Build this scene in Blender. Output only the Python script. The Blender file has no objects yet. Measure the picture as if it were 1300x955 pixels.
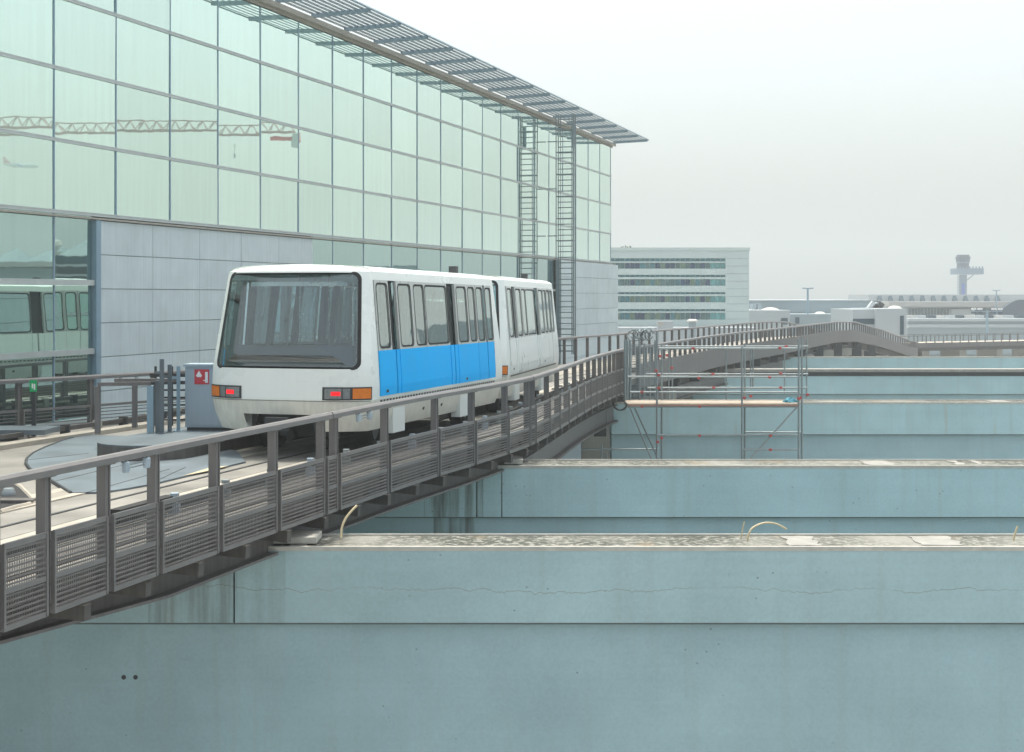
import bpy, bmesh, math, random
from mathutils import Vector, Matrix
R = math.radians
rnd = random.Random(7)
sc = bpy.context.scene
C = sc.collection

# ------------------------------------------------------------------ camera, sky, sun, exposure
Z0, F, CX, CY = 12.0, 1800.0, 650.0, 377.0
cam_d = bpy.data.cameras.new('camera'); cam = bpy.data.objects.new('camera', cam_d); C.objects.link(cam)
cam.location = (0, 0, Z0); cam.rotation_euler = (R(90), 0, 0)
cam_d.sensor_width = 36.0; cam_d.lens = 36.0 * F / 1300.0
cam_d.shift_y = -(477.5 - CY) / 1300.0
cam_d.clip_start = 0.1; cam_d.clip_end = 6000
sc.camera = cam

SUN_AZ, SUN_EL = R(-10), R(77)           # azimuth from +Y, clockwise seen from above
w = bpy.data.worlds.new('World'); sc.world = w; w.use_nodes = True
nt = w.node_tree; nt.nodes.clear()
sky = nt.nodes.new('ShaderNodeTexSky'); sky.sky_type = 'NISHITA'; sky.sun_disc = False
sky.sun_elevation = SUN_EL; sky.sun_rotation = SUN_AZ
sky.air_density = 1.0; sky.dust_density = 6.0; sky.ozone_density = 1.0; sky.altitude = 100
hs = nt.nodes.new('ShaderNodeHueSaturation'); hs.inputs['Saturation'].default_value = 0.58
bg = nt.nodes.new('ShaderNodeBackground'); bg.inputs[1].default_value = 0.14
wo = nt.nodes.new('ShaderNodeOutputWorld')
tint = nt.nodes.new('ShaderNodeMix'); tint.data_type = 'RGBA'; tint.blend_type = 'MULTIPLY'; tint.inputs[0].default_value = 1.0
tint.inputs[7].default_value = (.985, 1.0, .94, 1)          # slightly green white balance of the photograph
nt.links.new(sky.outputs[0], hs.inputs['Color']); nt.links.new(hs.outputs[0], tint.inputs[6]); nt.links.new(tint.outputs[2], bg.inputs[0]); nt.links.new(bg.outputs[0], wo.inputs[0])
sd = bpy.data.lights.new('sun', 'SUN'); so = bpy.data.objects.new('sun', sd); C.objects.link(so)
sd.energy = 1.6; sd.angle = R(5); sd.color = (1.0, 0.95, 0.86)
sdir = Vector((math.sin(SUN_AZ) * math.cos(SUN_EL), math.cos(SUN_AZ) * math.cos(SUN_EL), math.sin(SUN_EL)))
so.rotation_euler = sdir.to_track_quat('Z', 'Y').to_euler(); so.location = (0, 40, 80)
sc.view_settings.view_transform = 'Standard'; sc.view_settings.look = 'None'
sc.view_settings.exposure = 1.12; sc.view_settings.gamma = 1.0; sc.view_settings.use_curve_mapping = False

# ------------------------------------------------------------------ helpers
def P(px, py, D): return Vector(((px - CX) / F * D, D, Z0 - (py - CY) / F * D))
def PX(px, D): return (px - CX) / F * D
def PZ(py, D): return Z0 - (py - CY) / F * D

class MB:
    def __init__(s): s.v = []; s.f = []; s.m = []; s.sm = []
    def add(s, vs, fs, mi=0, smooth=False):
        o = len(s.v); s.v += [tuple(p) for p in vs]
        for f in fs: s.f.append(tuple(i + o for i in f)); s.m.append(mi); s.sm.append(smooth)
        return s
    def box(s, x0, x1, y0, y1, z0, z1, mi=0):
        vs = [(x, y, z) for z in (z0, z1) for y in (y0, y1) for x in (x0, x1)]
        return s.add(vs, [(0, 2, 3, 1), (4, 5, 7, 6), (0, 1, 5, 4), (2, 6, 7, 3), (0, 4, 6, 2), (1, 3, 7, 5)], mi)
    def bar(s, p, q, w, h, mi=0, up=(0, 0, 1)):
        p, q = Vector(p), Vector(q); d = (q - p).normalized(); up = Vector(up)
        if abs(d.dot(up)) > .99: up = Vector((0, 1, 0))
        a = d.cross(up).normalized(); b = a.cross(d).normalized()
        vs = [c + a * (w / 2 * i) + b * (h / 2 * j) for c in (p, q) for (i, j) in ((-1, -1), (1, -1), (1, 1), (-1, 1))]
        return s.add(vs, [(3, 2, 1, 0), (4, 5, 6, 7), (0, 1, 5, 4), (1, 2, 6, 5), (2, 3, 7, 6), (3, 0, 4, 7)], mi)
    def tube(s, pts, r, n=8, mi=0, cap=True):
        pts = [Vector(p) for p in pts]; rings = []; pa = None
        rr_ = r if isinstance(r, (list, tuple)) else [r] * len(pts)
        for i, p in enumerate(pts):
            d = (pts[min(i + 1, len(pts) - 1)] - pts[max(i - 1, 0)]).normalized()
            if pa is None:
                pa = d.cross(Vector((0, 0, 1)))
                if pa.length < 1e-3: pa = Vector((1, 0, 0))
            a = (pa - d * pa.dot(d)).normalized(); pa = a; b = d.cross(a)
            rings.append([p + (a * math.cos(t) + b * math.sin(t)) * rr_[i] for t in [2 * math.pi * k / n for k in range(n)]])
        vs = [p for g in rings for p in g]; fs = []
        for i in range(len(pts) - 1):
            for k in range(n):
                k2 = (k + 1) % n; fs.append((i * n + k, i * n + k2, (i + 1) * n + k2, (i + 1) * n + k))
        s.add(vs, fs, mi, True)
        if cap:
            s.add(rings[0], [tuple(range(n - 1, -1, -1))], mi); s.add(rings[-1], [tuple(range(n))], mi)
        return s
    def prism(s, poly, z0, z1, mi=0):
        n = len(poly); vs = [(x, y, z0) for x, y in poly] + [(x, y, z1) for x, y in poly]
        fs = [tuple(range(n - 1, -1, -1)), tuple(range(n, 2 * n))] + [(i, (i + 1) % n, n + (i + 1) % n, n + i) for i in range(n)]
        return s.add(vs, fs, mi)
    def lathe(s, prof, n=16, c=(0, 0, 0), axis='z', mi=0):
        vs = []; fs = []
        for (r, h) in prof:
            for k in range(n):
                a = 2 * math.pi * k / n; x, y = r * math.cos(a), r * math.sin(a)
                q = (x, y, h) if axis == 'z' else (h, x, y) if axis == 'x' else (x, h, y)
                vs.append((c[0] + q[0], c[1] + q[1], c[2] + q[2]))
        for i in range(len(prof) - 1):
            for k in range(n):
                k2 = (k + 1) % n; fs.append((i * n + k, i * n + k2, (i + 1) * n + k2, (i + 1) * n + k))
        return s.add(vs, fs, mi, True)
    def grid(s, rows, mi=0, smooth=True):
        m = len(rows[0]); vs = [p for r_ in rows for p in r_]
        fs = [(i * m + j, i * m + j + 1, (i + 1) * m + j + 1, (i + 1) * m + j) for i in range(len(rows) - 1) for j in range(m - 1)]
        return s.add(vs, fs, mi, smooth)
    def mesh(s, name, mats, sharp=35):
        me = bpy.data.meshes.new(name); me.from_pydata(s.v, [], s.f)
        for m_ in (mats if isinstance(mats, (list, tuple)) else [mats]): me.materials.append(m_)
        me.polygons.foreach_set('material_index', s.m); me.polygons.foreach_set('use_smooth', s.sm)
        me.update()
        if any(s.sm): me.set_sharp_from_angle(angle=R(sharp))
        return me
    def ob(s, name, mats, parent=None, sharp=35, recalc=False):
        me = s.mesh(name, mats, sharp)
        if recalc:
            b = bmesh.new(); b.from_mesh(me); bmesh.ops.recalc_face_normals(b, faces=b.faces); b.to_mesh(me); b.free()
        return link(name, me, parent)

def link(name, me, parent=None, loc=None, rot=None):
    o = bpy.data.objects.new(name, me); C.objects.link(o)
    if parent: o.parent = parent
    if loc is not None: o.location = loc
    if rot is not None: o.rotation_euler = rot
    return o
def thing(name, label, cat, loc=(0, 0, 0), rot=(0, 0, 0), group=None):
    o = bpy.data.objects.new(name, None); C.objects.link(o); o.location = loc; o.rotation_euler = rot
    o.empty_display_size = .3
    return tag(o, label, cat, group)
def tag(o, label, cat, group=None):
    o['label'] = label; o['category'] = cat
    if group: o['group'] = group
    return o
def structure(o): o['kind'] = 'structure'; return o
def stuff(o): o['kind'] = 'stuff'; return o

# ------------------------------------------------------------------ materials
class NT:
    def __init__(s, name):
        s.mat = bpy.data.materials.new(name); s.mat.use_nodes = True; s.t = s.mat.node_tree
        s.b = s.t.nodes['Principled BSDF']; s.out = s.t.nodes['Material Output']
    def n(s, typ, **kw):
        x = s.t.nodes.new('ShaderNode' + typ)
        for k, v in kw.items():
            if k.startswith('_'): setattr(x, k[1:], v)
            else: x.inputs[k.replace('0', ' ')].default_value = v
        return x
    def l(s, a, b): s.t.links.new(a, b)
    def pos(s, scale=(1, 1, 1), coord='world'):
        if coord == 'world': src = s.t.nodes.new('ShaderNodeNewGeometry').outputs['Position']
        else: src = s.t.nodes.new('ShaderNodeTexCoord').outputs['Object']
        mp = s.t.nodes.new('ShaderNodeMapping'); mp.inputs['Scale'].default_value = scale
        s.l(src, mp.inputs['Vector']); return mp.outputs[0]
    def noise(s, scale, det=4, vec=None, rough=.55):
        x = s.n('TexNoise', Scale=scale, Detail=det, Roughness=rough)
        if vec is not None: s.l(vec, x.inputs['Vector'])
        return x.outputs['Fac']
    def ramp(s, fac, stops):
        x = s.t.nodes.new('ShaderNodeValToRGB'); cr = x.color_ramp
        while len(cr.elements) < len(stops): cr.elements.new(.5)
        for e, (p, c) in zip(cr.elements, stops): e.position = p; e.color = (c, c, c, 1) if isinstance(c, (int, float)) else (*c, 1)
        s.l(fac, x.inputs[0]); return x.outputs[0]
    def mix(s, fac, a, b, mode='MIX'):
        x = s.t.nodes.new('ShaderNodeMix'); x.data_type = 'RGBA'; x.blend_type = mode
        for v, i in ((fac, 0), (a, 6), (b, 7)):
            if isinstance(v, (int, float)): x.inputs[i].default_value = v
            elif isinstance(v, tuple): x.inputs[i].default_value = (*v, 1)
            else: s.l(v, x.inputs[i])
        return x.outputs[2]
    def math(s, op, a, b=0.0, c=0.0):
        x = s.t.nodes.new('ShaderNodeMath'); x.operation = op
        for v, i in ((a, 0), (b, 1), (c, 2)):
            if isinstance(v, (int, float)): x.inputs[i].default_value = v
            else: s.l(v, x.inputs[i])
        return x.outputs[0]
    def bump(s, h, st=.2, d=.01):
        x = s.n('Bump', Strength=st, Distance=d); s.l(h, x.inputs['Height']); s.l(x.outputs[0], s.b.inputs['Normal'])
    def base(s, c):
        if isinstance(c, tuple): s.b.inputs['Base Color'].default_value = (*c, 1)
        else: s.l(c, s.b.inputs['Base Color'])
    def set(s, **kw):
        for k, v in kw.items(): s.b.inputs[k.replace('_', ' ')].default_value = v
        return s

def surf(name, col, rough=.6, metal=0., var=.12, scale=3., spec=.5, coat=0., objvar=0., bump=.0, streak=0.):
    t = NT(name); t.set(Roughness=rough, Metallic=metal)
    t.b.inputs['Specular IOR Level'].default_value = spec; t.b.inputs['Coat Weight'].default_value = coat
    nz = t.noise(scale, 5, t.pos())
    k = t.ramp(nz, [(.25, 1 - var), (.75, 1 + var * .6)])
    c = t.mix(1.0, col, k, 'MULTIPLY')
    if streak:
        ns = t.noise(2.2, 4, t.pos((6, 6, .22)))
        c = t.mix(1.0, c, t.ramp(ns, [(.35, 1.0), (.72, 1 - streak)]), 'MULTIPLY')
    if objvar:
        oi = t.t.nodes.new('ShaderNodeObjectInfo')
        c = t.mix(1.0, c, t.ramp(oi.outputs['Random'], [(0, 1 - objvar), (1, 1 + objvar * .5)]), 'MULTIPLY')
    t.base(c)
    rr_ = t.ramp(nz, [(.3, max(0, rough - .06)), (.7, min(1, rough + .08))]); t.l(rr_, t.b.inputs['Roughness'])
    if bump: t.bump(t.noise(scale * 14, 4, t.pos()), bump, .01)
    return t.mat

def concrete_wall(name, zc, tint=(.385, .53, .555), rust=.5, crack=True, x_st=None):
    """painted precast concrete: clouds, drips, pits, hairline crack, rust"""
    t = NT(name); t.set(Roughness=.85); t.b.inputs['Specular IOR Level'].default_value = .25
    pos = t.pos()
    c = t.mix(t.ramp(t.noise(.55, 5, pos), [(.3, 0), (.7, 1)]), tuple(v * .88 for v in tint), tuple(v * 1.06 for v in tint))
    frm = t.ramp(t.noise(1.0, 3, t.pos((.05, .05, 9))), [(.35, .985), (.65, 1.012)])
    c = t.mix(1.0, c, frm, 'MULTIPLY')
    drip = t.ramp(t.noise(1.5, 5, t.pos((2.4, 2.4, .10))), [(.52, 0), (.74, 1)])
    c = t.mix(t.math('MULTIPLY', drip, .22), c, (.33, .37, .33))
    fine = t.ramp(t.noise(22, 4, pos), [(.3, .95), (.7, 1.04)])
    c = t.mix(1.0, c, fine, 'MULTIPLY')
    vo = t.n('TexVoronoi', Scale=5.5); t.l(pos, vo.inputs['Vector'])
    pit = t.math('MULTIPLY', t.math('LESS_THAN', vo.outputs['Distance'], .085), t.ramp(t.noise(.9, 2, pos), [(.54, 0), (.60, 1)]))
    c = t.mix(t.math('MULTIPLY', pit, .55), c, (.13, .14, .13))
    sx = t.t.nodes.new('ShaderNodeSeparateXYZ'); t.l(t.t.nodes.new('ShaderNodeNewGeometry').outputs['Position'], sx.inputs[0])
    if crack:
        wob = t.math('MULTIPLY', t.math('SUBTRACT', t.noise(.55, 7, t.pos((1, .01, .01)), .72), .5), .55)
        dd = t.math('ABSOLUTE', t.math('SUBTRACT', t.math('SUBTRACT', sx.outputs['Z'], zc), wob))
        ln = t.math('MULTIPLY', t.math('LESS_THAN', dd, .0055), t.ramp(t.noise(.5, 2, t.pos((1, .1, .1))), [(.36, 0), (.55, .62)]))
        c = t.mix(ln, c, (.24, .22, .17))
    if rust:
        rs = t.ramp(t.noise(1.1, 3, t.pos((1.6, 1.6, .12))), [(.66, 0), (.76, 1)])
        c = t.mix(t.math('MULTIPLY', rs, .48 * rust), c, (.44, .32, .15))
    if x_st:
        for (a, b_, k_) in x_st:
            m1 = t.math('MULTIPLY', t.math('GREATER_THAN', sx.outputs['X'], a), t.math('LESS_THAN', sx.outputs['X'], b_))
            st = t.ramp(t.noise(2.2, 4, t.pos((2.5, 2.5, .16))), [(.38, 0), (.64, 1)])
            c = t.mix(t.math('MULTIPLY', t.math('MULTIPLY', m1, st), k_), c, (.10, .10, .075))
    t.base(c); t.bump(t.noise(30, 4, pos), .25, .006)
    return t.mat

def lichen_top(name):
    t = NT(name); t.set(Roughness=.95); pos = t.pos()
    a = t.ramp(t.noise(9, 6, pos, .7), [(.40, 0), (.52, 1)])
    b_ = t.ramp(t.noise(.75, 3, t.pos((.8, .3, 1))), [(.32, .15), (.56, 1)])
    c = t.mix(t.math('MULTIPLY', a, b_), (.27, .27, .24), (.055, .06, .048))
    r2 = t.ramp(t.noise(1.3, 3, t.pos((1, .4, 1))), [(.58, 0), (.70, .55)])
    c = t.mix(r2, c, (.20, .15, .085))
    t.base(c); t.bump(t.noise(40, 4, pos), .4, .01); return t.mat

def mirror_glass(name, tint, rough=.015, metal=.93):
    t = NT(name); t.set(Roughness=rough, Metallic=metal)
    oi = t.t.nodes.new('ShaderNodeObjectInfo')
    c = t.mix(1.0, tint, t.ramp(oi.outputs['Random'], [(0, .91), (1, 1.04)]), 'MULTIPLY')
    dirt = t.ramp(t.noise(1.2, 5, t.pos((5, 5, .25))), [(.35, 1.0), (.8, .95)])
    t.base(t.mix(1.0, c, dirt, 'MULTIPLY'))
    t.bump(t.noise(.8, 2, t.pos()), .05, .02)
    return t.mat

def thin_glass(name, tint, refl=.22):
    m = bpy.data.materials.new(name); m.use_nodes = True; t = m.node_tree; t.nodes.clear()
    o = t.nodes.new('ShaderNodeOutputMaterial'); tr = t.nodes.new('ShaderNodeBsdfTransparent'); tr.inputs[0].default_value = (*tint, 1)
    g = t.nodes.new('ShaderNodeBsdfGlossy'); g.inputs['Roughness'].default_value = .02; g.inputs[0].default_value = (.9, .97, .94, 1)
    bp = t.nodes.new('ShaderNodeBump'); bp.inputs['Strength'].default_value = .06; bp.inputs['Distance'].default_value = .05
    nz = t.nodes.new('ShaderNodeTexNoise'); nz.inputs['Scale'].default_value = 1.3
    tc = t.nodes.new('ShaderNodeTexCoord'); t.links.new(tc.outputs['Object'], nz.inputs['Vector'])
    t.links.new(nz.outputs[0], bp.inputs['Height']); t.links.new(bp.outputs[0], g.inputs['Normal'])
    fr = t.nodes.new('ShaderNodeFresnel'); fr.inputs[0].default_value = 1.5
    ma = t.nodes.new('ShaderNodeMath'); ma.operation = 'ADD'; ma.use_clamp = True; ma.inputs[1].default_value = refl
    mx = t.nodes.new('ShaderNodeMixShader')
    t.links.new(fr.outputs[0], ma.inputs[0]); t.links.new(ma.outputs[0], mx.inputs[0])
    t.links.new(tr.outputs[0], mx.inputs[1]); t.links.new(g.outputs[0], mx.inputs[2]); t.links.new(mx.outputs[0], o.inputs[0])
    return m

def glow(name, col, st):
    t = NT(name); t.base(col); t.b.inputs['Emission Color'].default_value = (*col, 1); t.b.inputs['Emission Strength'].default_value = st
    return t.mat

M = dict(
    wear=surf('tyre_worn_concrete', (.30, .275, .235), .8, var=.3, scale=1.6), toe=surf('toe_board_paint', (.30, .15, .10), .7, var=.3), beam_shade=surf('shadow_line_tone', (.13, .155, .15), .9), ground=surf('ground_asphalt', (.30, .31, .30), .9, var=.3, scale=.2),  # the dark grey-green is the painted shade line under the wall beams
    deck=surf('deck_concrete', (.25, .24, .215), .8, var=.42, scale=.9, bump=.2),
    strip=surf('running_concrete', (.41, .375, .315), .8, var=.22, scale=2.2, bump=.15),
    steelplate=surf('grey_blue_plate', (.125, .158, .18), .55, .0, var=.38, scale=1.1),
    brown=surf('grey_brown_steel', (.165, .155, .150), .55, .0, var=.2, scale=2.2, streak=.2),
    girder=surf('girder_steel', (.115, .106, .098), .6, .0, var=.25, scale=2, streak=.3),
    railgrey=surf('handrail_steel', (.20, .19, .185), .42, .2, var=.14, scale=4),
    dark=surf('dark_steel', (.035, .038, .042), .6, var=.3, scale=5),
    black=surf('black_rubber', (.012, .012, .013), .7, var=.3, scale=6),
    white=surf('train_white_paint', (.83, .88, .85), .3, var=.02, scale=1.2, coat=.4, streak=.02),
    skirt=surf('train_skirt_shade_dirt', (.74, .74, .66), .36, var=.10, scale=1.6, coat=.3, streak=.14),  # shade of the down-facing skirt and its dirt are put into this cream
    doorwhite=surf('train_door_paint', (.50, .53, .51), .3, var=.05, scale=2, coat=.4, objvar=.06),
    blue=surf('train_blue_film', (.0, .46, 1.0), .5, var=.04, scale=2, coat=.0, spec=.12, objvar=.03),
    interior=surf('car_interior', (.50, .62, .66), .6, var=.1),
    seat=surf('seat_fabric', (.05, .06, .10), .8),
    chrome=surf('stainless', (.6, .6, .58), .25, .9, var=.05),
    sidewin=thin_glass('side_window_glass', (.30, .34, .32), .34),
    screen=thin_glass('windscreen_glass', (.66, .84, .88), .12),
    blackglass=surf('black_glass', (.02, .024, .025), .08, var=.1),
    lens=surf('lamp_lens', (.20, .225, .23), .12, var=.35, scale=26),
    amber=surf('amber_lens', (.75, .20, .015), .2, var=.1, scale=20),
    red=glow('red_lamp_lit', (.9, .006, .012), .55),
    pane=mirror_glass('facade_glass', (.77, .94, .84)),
    panelow=mirror_glass('facade_glass_lower', (.46, .61, .57)),  # darker tint puts the dark reflections of the lower panes into the colour
    mullion=surf('mullion_paint', (.25, .37, .45), .45, .1, var=.1),
    transom=surf('transom_aluminium', (.54, .58, .57), .4, .3, var=.1),
    clad=surf('stone_cladding', (.65, .74, .755), .7, var=.08, scale=1.4, objvar=.05, streak=.10, bump=.08),
    gutter=surf('gutter_metal', (.38, .36, .31), .5, .2, var=.12),
    arm=surf('canopy_arm_paint', (.27, .37, .43), .45, .2, var=.1),
    slat=surf('louvre_aluminium', (.36, .42, .46), .6, .0, var=.08),
    ladder=surf('galvanised_ladder', (.24, .30, .32), .5, .4, var=.15),
    galv=surf('galvanised_tube', (.30, .34, .35), .45, .5, var=.2, scale=3),
    plank=surf('scaffold_board', (.42, .36, .29), .8, var=.2, scale=4),
    redclip=surf('red_coupler', (.50, .08, .07), .5, var=.1),
    officewall=surf('office_panel', (.55, .645, .62), .6, var=.05, scale=.4),
    officeroof=surf('office_roof', (.3, .3, .3), .8),
    cabinet=surf('cabinet_paint', (.36, .44, .50), .45, var=.07, scale=2, streak=.08),
    signred=surf('sign_red', (.55, .03, .05), .5, var=.05), signwhite=surf('sign_white', (.8, .8, .8), .5, var=.03),
    signgreen=surf('sign_green', (.0, .42, .13), .5, var=.05),
    coping=lichen_top('coping_lichen'), lip=surf('coping_edge', (.50, .49, .44), .8, var=.22, scale=5),
    patch=surf('repair_mortar', (.31, .305, .28), .9, var=.25, scale=4),
    hose=surf('cream_hose', (.55, .47, .30), .6), cable=surf('black_cable', (.03, .03, .03), .6),
    tarp=surf('blue_tarp', (.02, .20, .28), .5, var=.3, scale=5),
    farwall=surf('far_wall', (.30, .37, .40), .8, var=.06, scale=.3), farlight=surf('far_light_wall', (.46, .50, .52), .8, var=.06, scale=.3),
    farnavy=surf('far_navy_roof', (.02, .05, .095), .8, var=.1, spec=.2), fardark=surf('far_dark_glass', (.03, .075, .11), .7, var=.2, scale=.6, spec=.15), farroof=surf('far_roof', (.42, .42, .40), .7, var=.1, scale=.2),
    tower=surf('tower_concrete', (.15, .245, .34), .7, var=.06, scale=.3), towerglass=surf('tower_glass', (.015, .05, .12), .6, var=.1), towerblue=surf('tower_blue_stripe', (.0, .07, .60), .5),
    pier=surf('pier_concrete', (.40, .38, .34), .85, var=.2, scale=1), dome=surf('rooflight_dome', (.55, .55, .52), .5),
    craned=surf('crane_steel', (.36, .27, .25), .6, var=.1), cranew=surf('crane_red', (.48, .13, .13), .6), cranegrey=surf('crane_ballast', (.40, .47, .45), .7),
    leaf=surf('leaf', (.06, .10, .035), .7, var=.4, scale=2), bark=surf('bark', (.10, .08, .06), .9),
    van=surf('van_paint', (.05, .065, .08), .4),
    stripe=surf('marker_white', (.7, .7, .68), .5),
)
def office_glass(i):
    cols = [(.05, .22, .26), (.09, .20, .20), (.02, .07, .15), (.14, .42, .42), (.15, .26, .18)]
    return surf('office_pane', cols[i], .15, .3, var=.15, scale=1.2, objvar=.2)
OG = [office_glass(i) for i in range(5)]

# ------------------------------------------------------------------ ground
structure(MB().add([(-1400, -300, 0), (1400, -300, 0), (1400, 2200, 0), (-1400, 2200, 0)], [(0, 1, 2, 3)]).ob('ground', M['ground']))

# ------------------------------------------------------------------ guideway alignment
def herm(tab, y):
    ys = [q[0] for q in tab]; n = len(tab)
    if y <= ys[0]: i = 0
    elif y >= ys[-1]: i = n - 2
    else: i = max(k for k in range(n - 1) if ys[k] <= y)
    def sl(k):
        a, b = max(k - 1, 0), min(k + 1, n - 1); return (tab[b][1] - tab[a][1]) / (ys[b] - ys[a])
    h = ys[i + 1] - ys[i]; t = (y - ys[i]) / h
    if t < 0: return tab[0][1] + sl(0) * (y - ys[0])
    if t > 1: return tab[-1][1] + sl(n - 1) * (y - ys[-1])
    return ((2 * t**3 - 3 * t * t + 1) * tab[i][1] + (t**3 - 2 * t * t + t) * h * sl(i) + (-2 * t**3 + 3 * t * t) * tab[i + 1][1] + (t**3 - t * t) * h * sl(i + 1))
NEAR = [(8, -6.55), (12, -5.5), (13.85, -5.0), (15.8, -4.45), (18.2, -3.76), (21.6, -2.74), (25.2, -1.62), (28.6, -.42), (31.4, .42), (37.2, 1.52), (42.5, 2.50), (48.4, 3.86), (52.3, 5.1), (67.5, 10.1), (81, 15.4), (101, 23), (108, 26.1), (122, 31.8), (135, 37.9), (160, 48.5), (185, 66.8), (205, 95)]
FAR = [(20, -17.5), (25, -14.5), (30, -10.8), (31.9, -9.35), (34.2, -7.8), (40, -5.3), (50, -1.7), (61, 2.1), (67.5, 4.9)]
ZOFF = [(0, 0), (90, 0), (101, 0), (108, -.12), (122, -1.05), (135, -2.4), (150, -3.15), (165, -3.2), (300, -3.2)]
def Xn(y): return herm(NEAR, y)
def Xf(y): return herm(FAR, y) if y < 67.5 else min(Xn(y) - 5.2, Xn(y) - 5.2 * math.sqrt(1 + ((Xn(y + 1) - Xn(y - 1)) / 2) ** 2) + .3)
def Zo(y):
    for a, b in zip(ZOFF, ZOFF[1:]):
        if a[0] <= y <= b[0]:
            t = (y - a[0]) / (b[0] - a[0]); return a[1] + (b[1] - a[1]) * t
    return ZOFF[-1][1]
def off(y, d, fn=None):
    """plan point d metres inside the near rail line at depth y"""
    g = (Xn(y + .2) - Xn(y - .2)) / .4; k = math.sqrt(1 + g * g)
    return Vector((Xn(y) - d / k, y + d * g / k))
ZR = Z0 - 1.8; ZD = Z0 - 2.90; ZT = Z0 - 2.88
YS = [8 + .8 * i for i in range(52)] + [50 + 1.4 * i for i in range(66)]

gw = thing('guideway_viaduct', 'elevated people mover guideway curving past the glass terminal, on concrete walls and piers', 'viaduct', (off(25, 2.5).x, 25, 0))
gwi = Matrix.Translation(gw.location).inverted()
def gob(mb, name, mat, parent=gw, recalc=False):
    o = mb.ob(name, mat, parent, recalc=recalc)
    root = parent
    o.matrix_parent_inverse = Matrix.Translation(root.location).inverted() if root.parent is None else Matrix()
    return o
def ribbon(d0, d1, z0, z1, ya, yb, inset=False):
    """closed box section swept along the near rail line between offsets d0 (outer) and d1"""
    mb = MB(); ys = [ya] + [y for y in YS if ya + .05 < y < yb - .05] + [yb]; secs = []
    for y in ys:
        e = max(0, 17.6 - y) * .22 if inset else 0
        a, b = off(y, d0 + e), off(y, d1 + e); z = Zo(y)
        secs.append([(a.x, a.y, z0 + z), (a.x, a.y, z1 + z), (b.x, b.y, z1 + z), (b.x, b.y, z0 + z), (a.x, a.y, z0 + z)])
    mb.grid(secs, smooth=False)
    mb.add(secs[0][:4], [(0, 1, 2, 3)]); mb.add(secs[-1][:4], [(3, 2, 1, 0)])
    return mb
# deck between the two rail lines
mb = MB(); secs = []
for y in YS:
    a = off(y, .12); xf = Xf(y); z = Zo(y)
    secs.append([(a.x, a.y, ZD + z), (xf + .1, y, ZD + z)])
lo = [[(p[0], p[1], p[2] - .22) for p in s_] for s_ in secs]
mb.grid(secs, smooth=False); mb.grid([[s_[1], s_[0]] for s_ in lo], smooth=False)
mb.grid([[l_[0], s_[0]] for l_, s_ in zip(lo, secs)], smooth=False); mb.grid([[s_[1], l_[1]] for l_, s_ in zip(lo, secs)], smooth=False)
gob(mb, 'deck', M['deck'])
for d in (1.15, 3.15): gob(ribbon(d, d + .66, ZD + .001, ZT, 8, 141), 'running_strip', M['strip'])
for d in (1.30, 3.30): gob(ribbon(d, d + .30, ZT + .0005, ZT + .0015, 8, 141), 'tyre_track', M['wear'])
gob(ribbon(2.42, 2.48, ZD + .001, ZT - .008, 8, 141), 'guide_slot', M['dark'])
gob(ribbon(1.84, 1.87, ZD + .001, ZT - .010, 8, 141), 'strip_joint', M['dark'])
gob(ribbon(.28, .70, ZD + .001, ZD + .05, 8, 141), 'walkway_plate', M['girder'])
gob(ribbon(.95, 1.25, ZD - 2.2, ZD - .25, 84, 141), 'crest_girder', M['brown'])
gob(ribbon(.88, .95, ZD + .16, ZD + .215, 18.2, 120), 'conductor_rail', M['black'])
gob(MB().bar(tuple(off(17.3, .93)) + (ZD + .19,), tuple(off(18.6, .93)) + (ZD + .19,), .16, .15), 'rail_end_box', M['black'])
gob(ribbon(1.00, 1.04, ZD + .02, ZD + .12, 8, 120), 'cable_duct', M['dark'])
for k in range(26):
    y = 18.8 + k * 1.35; p = off(y, .93)
    gob(MB().box(p.x - .07, p.x + .07, y - .06, y + .06, ZD + .002, ZD + .17).box(p.x - .05, p.x + .05, y - .05, y + .05, ZD + .251, ZD + .30), 'rail_support', M['galv'] if k % 3 else M['amber'] if k == 4 else M['cabinet'])
# edge girders, fascia, brackets, flanges
gob(ribbon(.50, .56, Z0 - 3.72, Z0 - 3.21, 8, 141, True), 'edge_girder', M['girder'])
gob(ribbon(.50, .565, Z0 - 4.26, Z0 - 3.77, 31.75, 84), 'main_girder', M['brown'])
gob(ribbon(.34, .72, Z0 - 4.32, Z0 - 4.262, 31.75, 84), 'girder_flange', M['girder'])
p_ = P(764, 530, 47.6)
gob(MB().box(p_.x - .25, p_.x + .16, 47.7, 47.95, Z0 - 4.7, Z0 - 3.3), 'stiffener_and_gap_shade', M['dark'])  # dark box standing in for the shaded gap beside the pier
gob(ribbon(.36, .70, Z0 - 3.76, Z0 - 3.722, 8, 141, True), 'girder_flange', M['brown'])
gob(ribbon(4.5, 4.6, Z0 - 3.72, Z0 - 3.21, 8, 141), 'inner_girder', M['girder'])
gob(ribbon(-.03, .03, Z0 - 3.27, Z0 - 2.40, 50.4, 141), 'fascia_plate', M['brown'])
brk = None
for k in range(44):
    y = 15.4 + 1.22 * k if k < 28 else 50.0 + 4.0 * (k - 28)
    a, b = off(y, .05), off(y, .5 + max(0, 17.6 - y) * .22); z = Zo(y)
    gob(MB().bar((a.x, a.y, Z0 - 3.43 + z), (b.x, b.y, Z0 - 3.40 + z), .13, .17), 'bracket', M['girder'])
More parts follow.
